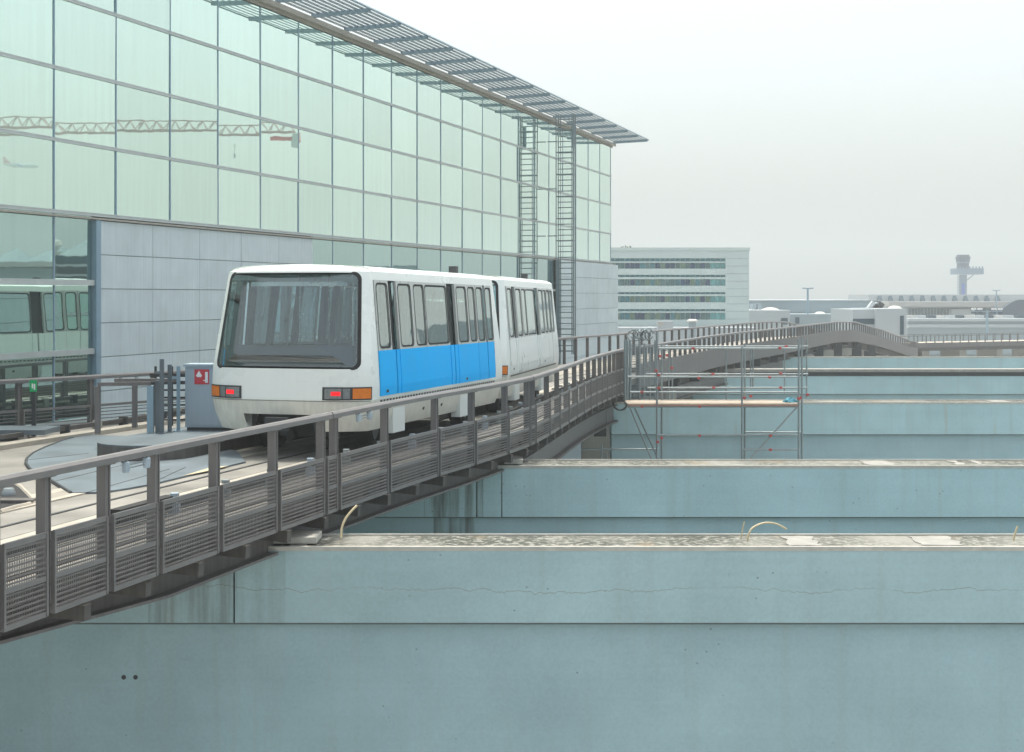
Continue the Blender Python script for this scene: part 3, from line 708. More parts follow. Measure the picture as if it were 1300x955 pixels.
# ------------------------------------------------------------------ concrete cross walls
W = [(20.66, PX(-420, 20.66), 0, 'nearest pale blue-grey concrete wall, lichen on its coping, running under the railing'),
     (30.6, PX(150, 30.6), 1, 'second concrete wall from the front, its top at the foot of the scaffold'),
     (49.0, PX(776, 49), 2, 'concrete wall directly behind the scaffold platform, third from the front'),
     (70.0, PX(880, 70), 3, 'fourth concrete wall with a thin white overhanging coping'),
     (86.0, PX(978, 86), 4, 'farthest low concrete wall in front of the distant guideway piers')]
HT = Z0 - 3.65
for (D, x0, i, lab) in W:
    t = thing('concrete_wall', lab, 'wall', (x0 + 20, D, 0))
    inv = Matrix.Translation(t.location).inverted()
    def wob(mb, nm, mt):
        o = mb.ob(nm, mt, t); o.matrix_parent_inverse = inv; return o
    x1 = 62; th = 1.0 if i < 3 else .8
    st = [(-5.3, -4.0, .55), (-4.0, -3.3, .2)] if i == 0 else [(-1.9, -.62, .8)] if i == 1 else None
    mw = concrete_wall('painted_concrete', HT - .62, rust=(.8, .5, .9, .2, .2)[i], crack=i == 0, x_st=st, tint=(.385, .53, .555) if i == 0 else (.43, .60, .63))
    mb_ = concrete_wall('painted_concrete_base', HT - 9, tint=(.365, .51, .545), rust=.1, crack=False, x_st=[(-1.7, -.8, .8)] if i == 1 else None)
    # upper beam in segments with open joints, lower wall set back
    joints = {0: [x0, -4.05, x1], 1: [x0, -.76, -.22, x1], 2: [x0, x1], 3: [x0, x1], 4: [x0, x1]}[i]
    hb = 1.1 if i < 3 else 1.15
    for a, b in zip(joints, joints[1:]):
        wob(MB().box(a + .012, b - .012, D, D + th, HT - hb, HT - .055), 'upper_beam', mw)
    wob(MB().box(x0 + .02, x1 - .02, D + .13, D + th - .12, 0, HT - hb - .001), 'wall_base', mb_)
    wob(MB().box(x0 + .01, x1 - .01, D + .02, D + th - .02, HT - hb - .028, HT - hb - .0005), 'beam_shadow_line', M['beam_shade'])  # dark strip painted in as the shadow line where the wall steps back
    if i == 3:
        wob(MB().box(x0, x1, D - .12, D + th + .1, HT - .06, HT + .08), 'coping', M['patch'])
        wob(MB().box(x0, x1, D - .03, D + .0, HT - .26, HT - .062), 'coping_shadow_strip', M['dark'])  # dark strip stands in for the shadow cast by the overhanging coping
    else:
        wob(MB().box(x0, x1, D + .055, D + th - .03, HT - .054, HT + .002), 'coping', M['coping'])
        wob(MB().box(x0, x1, D - .006, D + .053, HT - .054, HT + .012), 'coping_edge', M['lip'])
        if i < 3: wob(MB().box(x0, x1, D + th - .028, D + th + .01, HT - .054, HT + .03), 'coping_edge', M['lip'])
    if i == 0:
        for px in (157, 172): wob(MB().lathe([(.0, -.002), (.035, -.002), (.04, .01)], 10, (PX(px, D + .13), D + .13, PZ(860, D + .13)), 'y'), 'weep_hole', M['dark'])
    for (pa, pb_) in {0: [(997, 1040), (1164, 1216), (372, 392)], 1: [(1098, 1130), (1210, 1222), (1236, 1247)], 2: [(1257, 1281)], 3: [], 4: []}[i]:
        xa2, xb2 = PX(pa, D + .4), PX(pb_, D + .4); ya2, yb2 = D + .07, D + th - .08; j_ = lambda: rnd.uniform(-.05, .05)
        pl = [(xa2 + (xb2 - xa2) * q_ / 5 , ya2 + abs(j_())) for q_ in range(6)] + [(xb2 + 1.6 * j_(), ya2 + (yb2 - ya2) * q_ / 5) for q_ in range(1, 5)] + [(xb2 - (xb2 - xa2) * q_ / 5, yb2 - abs(j_())) for q_ in range(6)] + [(xa2 + 1.6 * j_(), yb2 - (yb2 - ya2) * q_ / 5) for q_ in range(1, 5)]
        wob(MB().prism(pl, HT + .004, HT + .016), 'mortar_patch', M['patch'])
# bearing blocks where the guideway sits on the walls
for (px, D, wd) in ((386, 21.1, .45), (355, 21.1, .3), (652, 31, .4)):
    x = PX(px, D); 
    gob(MB().box(x - wd / 2, x + wd / 2, D - .3, D + .3, HT + .03, HT + .12), 'bearing_plate', M['lip'])
def hose(lab, pts, r=.018):
    c = pts[len(pts) // 2]
    q_ = [Vector(p) for p in pts]; sm_ = []
    for i in range(len(q_) - 1):
        p0, p1, p2, p3 = q_[max(i - 1, 0)], q_[i], q_[i + 1], q_[min(i + 2, len(q_) - 1)]
        for k in range(4):
            t = k / 4; sm_.append(.5 * (2 * p1 + (p2 - p0) * t + (2 * p0 - 5 * p1 + 4 * p2 - p3) * t * t + (3 * p1 - p0 - 3 * p2 + p3) * t**3))
    o = MB().tube(sm_ + [q_[-1]], r * .8, 8).ob('hose', M['hose']); tag(o, lab, 'hose', 'cream hoses on the wall copings')
def hz(px, py, D): return tuple(P(px, py, D))
hose('short cream hose rising from the nearest wall under the railing', [hz(433, 683, 20.9), hz(434, 670, 20.95), hz(439, 658, 21.0), hz(447, 648, 21.05), hz(453, 642, 21.1)], .022)
hose('cream hose bent in an arc on the coping of the nearest wall', [hz(948, 690, 21.2), hz(953, 673, 21.2), hz(966, 665, 21.25), hz(980, 664, 21.3), hz(992, 668, 21.35), hz(998, 672, 21.4)])
hose('thin cream stick standing up left of the hose arc', [hz(940, 686, 21.4), hz(942, 676, 21.4), hz(945, 662, 21.42)], .012)
hose('cream hose end sticking up at the right end of the nearest wall', [hz(1286, 692, 21.2), hz(1288, 680, 21.2), hz(1292, 668, 21.2)], .02)

# ------------------------------------------------------------------ glass terminal
TU = .3305; kk = math.sqrt(1 + TU * TU); U = Vector((TU / kk, 1 / kk)); NV = Vector((1 / kk, -TU / kk))
def fac(y): return Vector((-22.14 + TU * y, y))
cor = fac(84.8)
tb = thing('terminal_building', 'large glass fronted terminal with pale stone panels and louvred roof edge', 'building', (cor.x, cor.y, 0), (0, 0, math.atan2(U.y, U.x)))
PW = 2.555; NC = 26; ZR_ = [Z0 + v for v in (2.05, 3.77, 5.49, 7.21, 8.93)]
pm_cache = {}
def pane(x0, x1, z0, z1, mat, tilt=1.0):
    key = (round(x1 - x0, 3), round(z1 - z0, 3), mat.name)
    if key not in pm_cache:
        hx, hz_ = (x1 - x0) / 2 - .03, (z1 - z0) / 2 - .03
        pm_cache[key] = MB().box(-hx, hx, -.012, .012, -hz_, hz_).mesh('pane', mat)
    return link('pane', pm_cache[key], tb, ((x0 + x1) / 2, 0, (z0 + z1) / 2), (R(rnd.gauss(0, .10) * tilt), 0, R(rnd.gauss(0, .22) * tilt)))
for i in range(NC):
    for j in range(4): pane(-PW * (i + 1), -PW * i, ZR_[j], ZR_[j + 1], M['pane'])
LOW = [Z0 + 2.05, Z0 + .35, Z0 - 1.35, Z0 - 3.05, Z0 - 4.75]
xa, xb, xc_ = -PW * 20.4, -PW * 15.66, -PW * 4.62
edges = [xa] + [-PW * i for i in range(21, NC + 1)]
for e0, e1 in zip(edges, edges[1:]):
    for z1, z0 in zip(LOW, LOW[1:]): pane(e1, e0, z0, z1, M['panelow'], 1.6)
edges = [xc_] + [-PW * i for i in range(5, 16)] + [xb]
for e0, e1 in zip(edges, edges[1:]):
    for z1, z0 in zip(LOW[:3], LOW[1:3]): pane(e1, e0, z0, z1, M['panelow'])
# mullions and transoms
mm = {}
def vbar(x, z0, z1, wd, dp, mat, nm):
    key = (round(z1 - z0, 3), wd, dp, mat.name)
    if key not in mm: mm[key] = MB().box(-wd / 2, wd / 2, -dp, .02, 0, z1 - z0).mesh(nm, mat)
    return link(nm, mm[key], tb, (x, 0, z0))
for i in range(NC + 1):
    low = Z0 - 6 if (i > 20.4 or 4.6 < i < 15.66) else ZR_[0]
    vbar(-PW * i, low, ZR_[4], .05, .028, M['mullion'], 'mullion')
for z in ZR_[:4]:
    for (a, b) in ((-PW * NC, .03),):
        MB().box(a, b, -.06, .015, z - .046, z - .020).box(a, b, -.05, .015, z + .020, z + .042).box(a, b, -.035, .014, z - .0199, z + .0199).ob('transom', M['transom'], tb)
for z in LOW[1:4]:
    MB().box(-PW * NC, xa - .01, -.1, .015, z - .07, z + .07).ob('transom', M['transom'], tb)
    MB().box(xb + .01, xc_ - .01, -.085, .015, z - .06, z + .06).ob('transom', M['transom'], tb)
MB().box(-PW * NC, .05, -.16, -.09, ZR_[0] - .13, ZR_[0] - .08).ob('facade_ledge', M['gutter'], tb)
# stone panels
sp = {}
def stone(x0, x1, z0, z1, y):
    key = (round(x1 - x0, 3), round(z1 - z0, 3))
    if key not in sp:
        hx, hz_ = (x1 - x0) / 2 - .008, (z1 - z0) / 2 - .009
        m_ = MB(); m_.box(-hx, hx, 0, .08, -hz_, hz_)
        sp[key] = m_.mesh('stone_panel', M['clad'])
    link('stone_panel', sp[key], tb, ((x0 + x1) / 2, y + rnd.uniform(-.004, .004), (z0 + z1) / 2))
def stone_block(x0, x1, ncol, y):
    wd = (x1 - x0) / ncol; z = ZR_[0] - .14
    for c in range(ncol):
        for r_ in range(9): stone(x0 + wd * c, x0 + wd * (c + 1), z - .855 * (r_ + 1), z - .855 * r_, y)
    MB().box(x0 + .03, x1 - .03, y + .085, y + .3, 0, z - .01).ob('panel_backing', M['arm'], tb)
stone_block(xa + .22, xb, 5, -.10); stone_block(xc_ + .02, .38, 5, -.38)
MB().box(xa, xa + .2, -.14, .1, Z0 - 6, ZR_[0] - .14).ob('stone_edge_frame', M['mullion'], tb)
MB().box(.30, .36, -.29, 4, 0, ZR_[0] - .16).ob('end_wall', M['clad'], tb)
# solid core behind the glass, roof, gutter
MB().box(-PW * NC, -.05, .6, 26, 0, ZR_[4] + .1).ob('core', M['dark'], tb)
MB().box(-.05, .0, .03, 26, ZR_[0] - .1, ZR_[4]).ob('end_glazing', M['panelow'], tb)
MB().box(-PW * NC, .35, .0, 26.2, ZR_[4] + .245, ZR_[4] + .33).ob('roof', M['gutter'], tb)
MB().box(-PW * NC, .30, -.20, .0, ZR_[4] + .10, ZR_[4] + .20).box(-PW * NC, .34, -.26, -.201, ZR_[4] + .08, ZR_[4] + .24).box(-PW * NC, .26, -.08, .0, ZR_[4] - .0, ZR_[4] + .098).ob('gutter', M['gutter'], tb)
am = MB().bar((0, -.1, .10), (0, -2.15, .16), .07, .14).bar((0, -2.15, .16), (0, -2.22, .16), .05, .12).mesh('canopy_arm', M['arm'])
for i in range(NC): link('canopy_arm', am, tb, (.3 - PW * i * .988, 0, ZR_[4] + .22))
for k in range(10):
    y = -.14 - .225 * k; z = ZR_[4] + .40 + .006 * k
    MB().bar((-PW * NC, y, z), (.55, y, z), .11, .018, up=(0, .25, 1)).ob('louvre', M['slat'], tb)
MB().tube([(-PW * NC, -2.24, ZR_[4] + .42), (.5, -2.24, ZR_[4] + .42)], .025, 6).ob('canopy_edge_tube', M['arm'], tb)
# caged ladder, a thing of its own
xl = -(84.8 - 72.3) * kk
lt = thing('caged_ladder', 'tall grey steel access ladder standing before the terminal glass, near its far corner', 'ladder', tuple((cor + U * xl + NV * 1.0)) + (ZD,), (0, 0, math.atan2(U.y, U.x)))
ztop = ZR_[4] + .35 - ZD
for y, wd in ((-.48, .05), (-.40, .03), (.30, .03), (.42, .04)):
    for x in (-.2, .2): MB().box(x - wd, x + wd * .2, y - wd / 2, y + wd / 2, 0, ztop).ob('stile', M['ladder'], lt)
rg = MB().bar((0, -.46, 0), (0, .40, 0), .05, .045).mesh('rung', M['ladder'])
rg2 = MB().bar((-.2, -.46, 0), (-.2, .40, 0), .03, .05).bar((.2, -.46, 0), (.2, .40, 0), .03, .05).bar((-.2, .40, 0), (.2, .40, 0), .03, .05).mesh('cage_bar', M['ladder'])
for k in range(int(ztop / .28)):
    link('rung', rg, lt, (0, 0, .15 + .28 * k))
    if k % 4 == 0: link('cage_bar', rg2, lt, (0, 0, .15 + .28 * k))
for k in range(5): MB().bar((0, .43, 1.2 + 2.4 * k), (0, .94, 1.2 + 2.4 * k), .05, .05).ob('wall_tie', M['ladder'], lt)
MB().box(.22, .36, -.42, -.26, ztop - 1.7, ztop - .5).ob('winch_box', M['mullion'], lt)

# ------------------------------------------------------------------ equipment on the guideway
zs = Z0 - 2.60
def shift_to(x, y, z): return (x, y, z)
a = math.atan2(1, .29) - math.pi / 2
ct = thing('control_cabinet', 'pale grey-blue cabinet with a red fire sign, left of the train nose', 'cabinet', (PX(235, 27.6), 27.6, zs), (0, 0, R(-3)))
MB().box(0, .98, 0, .5, .06, 1.24).ob('housing', M['cabinet'], ct); MB().box(-.03, 1.01, -.03, .53, 1.241, 1.29).ob('lid', M['cabinet'], ct)
MB().box(.03, .95, .03, .47, 0, .058).ob('plinth', M['dark'], ct); MB().box(.04, .94, -.014, -.001, .10, 1.20).ob('door', M['cabinet'], ct)
MB().box(-.02, .0, .05, .12, .58, .74).ob('latch', M['dark'], ct)
sg = MB().box(.19, .48, -.022, -.0145, .90, 1.19).ob('fire_sign', M['signred'], ct)
MB().box(.40, .455, -.026, -.0222, .93, 1.14).box(.365, .41, -.0265, -.0222, .965, .985).add([(.215, -.0262, 1.06), (.345, -.0262, 1.06), (.28, -.0262, 1.165)], [(0, 1, 2)]).box(.235, .325, -.0262, -.0222, 1.04, 1.06).ob('sign_symbol', M['signwhite'], sg)
# three bare poles
for k, (px, yt, c, wd) in enumerate(((205.5, 456, 'steelplate', .075), (215.5, 463, 'steelplate', .07), (226.5, 465, 'mullion', .06))):
    D = 27.0 + .25 * k
    o = MB().box(-wd / 2, wd / 2, -.03, .03, 0, PZ(yt, D) - zs).box(-wd / 2 - .09, -wd / 2, -.015, .015, (PZ(yt, D) - zs) * .8, (PZ(yt, D) - zs) * .8 + .05).box(-.08, .08, -.08, .08, 0, .015).ob('marker_pole', M[c])
    o.location = (PX(px, D), D, zs)
    tag(o, ('tallest of three bare poles left of the grey cabinet', 'middle of three bare poles left of the grey cabinet', 'dark pole standing next to the grey cabinet')[k], 'pole', 'poles beside the cabinet')
# guard frame
gt = thing('guard_frame', 'dark steel guard frame with posts at the round end of the slab', 'guard rail', (PX(122, 26.9), 26.9, zs))
xs_ = [PX(p, 26.9) - PX(122, 26.9) for p in (124, 148, 187)]
ys_ = [0, 1.3, .25]
for x, y, wd in zip(xs_, ys_, (.09, .09, .12)): MB().box(x - wd / 2, x + wd / 2, y - .05, y + .05, 0, .90).ob('post', M['brown' if wd < .1 else 'mullion'], gt)
MB().bar((xs_[0], 0, .94), (xs_[2], .25, .94), .08, .07).ob('top_rail', M['brown'], gt); MB().bar((xs_[1] - .4, 1.3, .94), (xs_[2] + .3, 1.3, .94), .08, .07).ob('top_rail', M['brown'], gt)
MB().box(xs_[2] + .1, xs_[2] + .2, .2, .3, 0, 1.0).ob('side_post', M['steelplate'], gt)
ft = thing('lattice_fence', 'short dark bar fence between the guard frame and grey cabinet', 'fence', (PX(190, 28.6), 28.6, zs))
for k in range(3): MB().box(.1 + .33 * k, .14 + .33 * k, -.02, .02, 0, 1.2).ob('post', M['dark'], ft)
for k in range(7): MB().bar((0, 0, .12 + .15 * k), (.80, 0, .12 + .15 * k), .03, .035 if k < 5 else .07).ob('bar', M['dark'], ft)
# green escape sign on a post
gs = thing('escape_sign', 'small green sign on a short dark post by the dark lower glazing', 'sign', (PX(43, 29.5), 29.5, ZD))
MB().box(-.04, .04, -.03, .03, 0, .95).ob('post', M['dark'], gs)
sgn = MB().box(-.075, .075, -.045, -.031, .93, 1.17).ob('sign_plate', M['signgreen'], gs)
MB().box(-.03, .0, -.049, -.0455, 1.0, 1.1).box(.012, .045, -.049, -.0455, .97, 1.09).ob('sign_symbol', M['signwhite'], sgn)
o = MB().box(0, 1.35, 0, 1.0, 0, .10).ob('cable_trough_cover', M['steelplate']); o.location = (PX(-15, 29.0), 28.4, ZD + .13)
tag(o, 'flat pale grey cover lying at the foot of the dark lower glazing', 'cover')

# ------------------------------------------------------------------ scaffold behind the second wall
D1, D2 = 45.4, 47.0
sf = thing('scaffold', 'galvanised tube scaffold with red couplers behind the second concrete wall', 'scaffold', (PX(900, D1), D1, 0))
sinv = Matrix.Translation(sf.location).inverted()
def sob(mb, nm, mt):
    o = mb.ob(nm, mt, sf); o.matrix_parent_inverse = sinv; return o
def stube(nm, a, b, r=.034, mt='galv'): return sob(MB().tube([a, b], r, 8), nm, M[mt])
Q = lambda px, py, D: tuple(P(px, py, D))
for px, yt in ((834, 420), (942, 441), (1014, 431)): stube('standard', Q(px, yt, D1), (PX(px, D1), D1, 0))
for px, yt in ((840, 438), (945.5, 436), (1018, 428)): stube('standard', Q(px, yt, D2), (PX(px, D2), D2, 0))
for px, yt, yb in ((849, 440, 508), (853.5, 455, 507), (922, 444, 514), (953, 437, 494), (956, 440, 492), (1024, 430, 505), (996, 444, 500), (812, 428, 511), (818, 436, 508), (825, 440, 508)):
    stube('rail_post', Q(px, yt, D2 + .5), Q(px, yb, D2 + .5), .026)
for px in (793.5, 796.5, 800): stube('rail_post', Q(px, 432, D2 - .3 + (px - 793) * .1), Q(px, 514, D2 - .3 + (px - 793) * .1), .04, 'ladder')
for (xa_, xb_, y, D) in ((836, 1016, 442.5, D1), (836, 1026, 440, D2), (797, 1016, 478.5, D1), (820, 1026, 475, D2), (800, 1014, 498, D1), (822, 1024, 492.5, D2), (797, 1014, 516.5, D1), (834, 1014, 552.5, D1), (942, 1014, 571, D1), (738, 836, 570.5, D2), (945, 1018, 549, D2)):
    stube('ledger', Q(xa_, y, D), Q(xb_, y, D), .03)
for px in (834, 942, 1014):
    for y in (442, 514, 553): stube('transom_tube', Q(px, y, D1), Q(px + 1 - (px - 650) * .0, y, D2), .028)
for (p, q, D) in (((800, 518), (830, 590), D1), ((806, 518), (839, 590), D2), ((1012, 517), (944, 592), D1)): stube('diagonal_brace', Q(*p, D), Q(*q, D), .028)
for px in (764, 770): stube('standard', Q(px, 563 if px == 764 else 575, D2), (PX(px, D2), D2, 0), .03)
x0_, x1_ = PX(797, D1), PX(1014, D1); zb = PZ(512.5, D1)
for k in range(4): sob(MB().box(x0_, x1_, D1 + .05 + .38 * k, D1 + .05 + .38 * k + .34, zb - .045, zb + .0 + .004 * (k % 2)), 'scaffold_board', M['plank'])
sob(MB().box(x0_, x1_, D1 - .05, D1 + .04, zb - .075, zb - .048), 'toe_rail', M['toe'])
cpts = [(990, 442, D1), (880, 442.5, D1), (998, 440, D2), (838, 452, D1), (847, 451, D2), (833, 470.5, D1), (836, 476, D1), (853, 467, D2), (887, 480, D1), (905, 475, D2), (977, 479, D1), (991, 474, D2), (836, 492.5, D1), (815, 498, D1), (906, 492, D2), (991, 492, D2), (945, 505, D1), (953, 503, D2), (1014, 506, D1), (1016, 505, D2), (1025, 501, D2), (888, 516, D1), (815, 516, D1), (888, 553, D1), (978, 553, D1), (840, 556, D1), (835, 561, D1), (978, 571, D1)]
cm = MB().box(-.045, .045, -.04, .04, -.035, .035).box(-.02, .02, -.065, -.041, -.05, .02).mesh('coupler', M['redclip'])
for (px, py, D) in cpts:
    o = link('coupler', cm, sf, Q(px, py, D - .03)); o.matrix_parent_inverse = sinv
# mesh fence panel at the end of the near railing, with the wire coil on it
fe = thing('mesh_fence', 'wire mesh fence panels with a coil of wire on top, left end of the scaffold', 'fence', Q(812, 510, 49.6))
fi = Matrix.Translation(fe.location).inverted()
def fob(mb, nm, mt):
    o = mb.ob(nm, mt, fe); o.matrix_parent_inverse = fi; return o
mb = MB()
for k in range(24):
    px = 794 + 1.6 * k; mb.bar(Q(px, 437, 49.6), Q(px, 508, 49.6), .014, .014)
for k in range(20):
    py = 438 + 3.6 * k; mb.bar(Q(794, py, 49.62), Q(832, py, 49.62), .014, .014)
stuff(fob(mb, 'wire_mesh', M['ladder']))
for px in (794, 812, 832): fob(MB().tube([Q(px, 432, 49.6), Q(px, 512, 49.6)], .035, 8), 'fence_post', M['ladder'])
pts = []
for k in range(120):
    a_ = k * .42; pts.append(P(801 + k * .21 + 6 * math.cos(a_), 425 + 6.5 * math.sin(a_) + 1.5 * math.sin(k * .23), 49.6 + .12 * math.sin(k * 1.7)))
fob(MB().tube(pts, .02, 4), 'wire_coil', M['ladder'])
# end post of the near guideway part
ep = thing('marker_post', 'red and white striped marker on a pale block at the end of the near railing', 'marker', (PX(790.5, 49.2), 49.2, HT))
MB().box(-.16, .16, -.1, .2, .1, 1.05).ob('concrete_block', M['lip'], ep)
for k in range(6): MB().box(-.05, .09, -.13, -.105, 1.06 + .12 * k, 1.175 + .12 * k).ob('stripe', M['signred'] if k % 2 == 0 else M['stripe'], ep)
o = MB().tube([Q(786 + 9 * math.sin(k * .5) + k * .06, 512 + 9 * math.cos(k * .5), 47.5 + .01 * k) for k in range(40)], .02, 5).ob('cable_loop', M['cable'])
tag(o, 'loop of black cable hanging below the striped marker', 'cable')
# blue tarp bundle
mb = MB(); rr_ = random.Random(3); rows = []
cx_, cy_, cz_ = P(1003, 511, D1 + .55)
for i in range(7):
    t_ = i / 6; row = []
    for k in range(13):
        a_ = 2 * math.pi * k / 12; rad = .19 * math.cos(t_ * 1.5) * (1 + .18 * math.sin(3 * a_ + i) + .08 * math.cos(7 * a_)); row.append((cx_ + 1.15 * rad * math.cos(a_), cy_ + rad * math.sin(a_), cz_ + (.15 + .03 * math.sin(5 * a_)) * math.sin(t_ * 1.55)))
    rows.append(row)
mb.grid(rows); o = mb.ob('tarp_bundle', M['tarp'], recalc=True); tag(o, 'crumpled teal tarpaulin bundle lying on the scaffold boards', 'tarpaulin')

# ------------------------------------------------------------------ far buildings
def fthing(name, lab, cat, px, D, group=None):
    t = thing(name, lab, cat, (PX(px, D), D, 0), group=group); inv = Matrix.Translation(t.location).inverted()
    def f(mb, nm, mt, par=None):
        o = mb.ob(nm, mt, par or t)
        if par is None: o.matrix_parent_inverse = inv
        return o
    f.t = t; return f
D = 160
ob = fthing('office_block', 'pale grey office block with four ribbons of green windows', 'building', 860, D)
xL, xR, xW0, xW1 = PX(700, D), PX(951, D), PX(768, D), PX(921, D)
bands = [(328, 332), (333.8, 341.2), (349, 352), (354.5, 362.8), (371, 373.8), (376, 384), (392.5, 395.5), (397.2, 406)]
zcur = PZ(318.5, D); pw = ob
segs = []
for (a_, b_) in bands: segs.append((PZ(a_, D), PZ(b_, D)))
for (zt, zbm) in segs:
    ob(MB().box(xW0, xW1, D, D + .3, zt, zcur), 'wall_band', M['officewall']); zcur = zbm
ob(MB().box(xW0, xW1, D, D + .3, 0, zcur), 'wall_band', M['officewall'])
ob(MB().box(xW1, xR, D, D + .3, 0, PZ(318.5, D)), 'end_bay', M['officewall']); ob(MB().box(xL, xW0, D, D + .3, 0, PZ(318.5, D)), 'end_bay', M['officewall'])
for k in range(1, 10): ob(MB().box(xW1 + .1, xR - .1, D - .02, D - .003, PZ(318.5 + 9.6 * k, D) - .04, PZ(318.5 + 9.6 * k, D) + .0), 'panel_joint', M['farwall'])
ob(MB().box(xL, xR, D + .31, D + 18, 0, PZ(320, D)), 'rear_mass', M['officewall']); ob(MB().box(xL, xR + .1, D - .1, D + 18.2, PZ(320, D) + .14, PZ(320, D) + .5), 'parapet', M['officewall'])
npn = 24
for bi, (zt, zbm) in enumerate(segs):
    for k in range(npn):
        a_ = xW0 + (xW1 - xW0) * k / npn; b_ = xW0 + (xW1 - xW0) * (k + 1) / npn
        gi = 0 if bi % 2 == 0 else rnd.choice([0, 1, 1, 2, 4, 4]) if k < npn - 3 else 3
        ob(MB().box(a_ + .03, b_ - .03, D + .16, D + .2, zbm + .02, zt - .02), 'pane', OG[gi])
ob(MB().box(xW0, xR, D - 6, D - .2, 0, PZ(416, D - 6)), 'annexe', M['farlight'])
# low plant boxes in front of the office
for (px, py0, py1, wd, lab) in ((846, 408, 416, 3.5, 'cream plant box on the low roof before the office block'),):
    f = fthing('plant_box', lab, 'plant box', px, 150); x = PX(px, 150)
    f(MB().box(x - .9, x + .7, 150, 151.2, 0, PZ(408, 150)), 'casing', M['farlight']); f(MB().box(x - .95, x - .35, 149.94, 149.99, PZ(414, 150), PZ(408.5, 150)), 'grille', M['lip'])
f = fthing('roof_vent', 'mushroom shaped white roof vent before the office block', 'vent', 879, 150); x = PX(879, 150)
f(MB().lathe([(.38, 0), (.38, PZ(409, 150))], 12, (x, 150, 0)), 'pipe', M['farwall']); f(MB().lathe([(.3, 0), (.62, .05), (.58, .22), (.35, .36), (0, .36)], 14, (x, 150, PZ(409.5, 150))), 'cap', M['dome'])
# tree behind the office roof
tf = fthing('tree', 'dark green tree top showing above the office block roof', 'tree', 797, 182); x = PX(795, 182); zt = PZ(312, 182)
tf(MB().tube([(x, 182, 0), (x + .2, 182, zt * .5), (x, 182, zt - 2)], [.5, .35, .12], 8), 'trunk', M['bark'])
mb = MB(); rl = random.Random(11)
for k in range(1500):
    a_, b_, c_ = rl.gauss(0, 1), rl.gauss(0, 1), rl.gauss(0, 1); n_ = math.sqrt(a_ * a_ + b_ * b_ + c_ * c_); rad = rl.random() ** .35
    cl = rl.choice([(-1.6, 0, -2.2, 1.6), (0, .4, -1.3, 1.5), (1.5, -.3, -2.0, 1.7), (.2, 0, -3.4, 2.2)])
    p = Vector((x + cl[0] + a_ / n_ * rad * cl[3], 182 + cl[1] + b_ / n_ * rad * cl[3], zt + cl[2] + c_ / n_ * rad * cl[3] * .85))
    u_ = Vector((rl.gauss(0, 1), rl.gauss(0, 1), rl.gauss(0, 1))).normalized() * .22; v_ = u_.orthogonal().normalized() * .13
    mb.add([p - u_, p + v_, p + u_, p - v_], [(0, 1, 2, 3)])
tf(mb, 'crown', M['leaf'])
# low grey hall
D = 205
f = fthing('terminal_hall', 'low grey flat roofed hall between the office block and the far terminal', 'building', 1040, D)
f(MB().box(PX(940, D), PX(1117, D), D, D + 30, 0, PZ(382, D)), 'hall', M['farwall']); f(MB().box(PX(940, D), PX(1117.5, D), D - .2, D + 30, PZ(382, D) + .001, PZ(381, D)), 'roof_edge', M['farlight'])
f(MB().box(PX(948, D - 20), PX(1003, D - 20), D - 20, D - 1, 0, PZ(394, D - 20)), 'annexe', M['farlight']); f(MB().box(PX(992, D - 20.2), PX(1000, D - 20.2), D - 20.2, D - 20.05, PZ(412, D - 20), PZ(404, D - 20)), 'window', M['fardark'])
for px in (1041, 1072): f(MB().lathe([(.8, 0), (.7, .15), (.4, .3), (0, .33)], 12, (PX(px, D - 3), D - 3, PZ(398.5, D - 3))), 'rooflight', M['dome'])
f(MB().box(PX(1003, D - 9), PX(1117, D - 9), D - 9, D - .3, 0, PZ(399, D - 9)), 'lower_hall', M['farwall'])
for px in (1010, 1058, 1090): f(MB().box(PX(px, D - 9.2), PX(px + 5, D - 9.2), D - 9.15, D - 9.02, PZ(411, D - 9), PZ(403, D - 9)), 'window', M['fardark'])
f(MB().lathe([(1.2, 0), (1.0, .2), (.5, .36), (0, .4)], 12, (PX(978, D - 15), D - 15, PZ(394, D - 15))), 'rooflight', M['dome'])
for px in (955, 962): f(MB().box(PX(px, D - 12), PX(px + 5, D - 12), D - 12, D - 10, PZ(394, D - 20), PZ(386, D - 12)), 'roof_plant', M['farwall'])
# boxy light block with dark window strip
D = 156
f = fthing('stair_block', 'pale windowless block with one dark window strip beside the guideway crest', 'building', 1120, D)
f(MB().box(PX(1113, D), PX(1151, D), D, D + 12, 0, PZ(392, D)), 'block', M['farlight']); f(MB().box(PX(1083, D + 1), PX(1113, D + 1), D + 1, D + 12, 0, PZ(393, D)), 'link', M['farlight'])
f(MB().box(PX(1143, D - .1), PX(1147.5, D - .1), D - .08, D - .02, PZ(425, D), PZ(401, D)), 'window', M['fardark'])
f(MB().box(PX(1083, D + .9), PX(1112, D + .9), D + .93, D + .98, PZ(412, D), PZ(405, D)), 'window', M['fardark'])
f(MB().lathe([(.8, 0), (.7, .15), (.4, .28), (0, .3)], 12, (PX(1136, D + 3), D + 3, PZ(392, D))), 'rooflight', M['dome'])
for px in (1104, 1109, 1113): f(MB().bar((PX(px, D + 8), D + 8, PZ(393, D + 8)), (PX(px + 6, D + 8), D + 8, PZ(384.5 + (px % 3), D + 8)), .9, .7), 'roof_duct', M['farlight'] if px != 1113 else M['dark'])
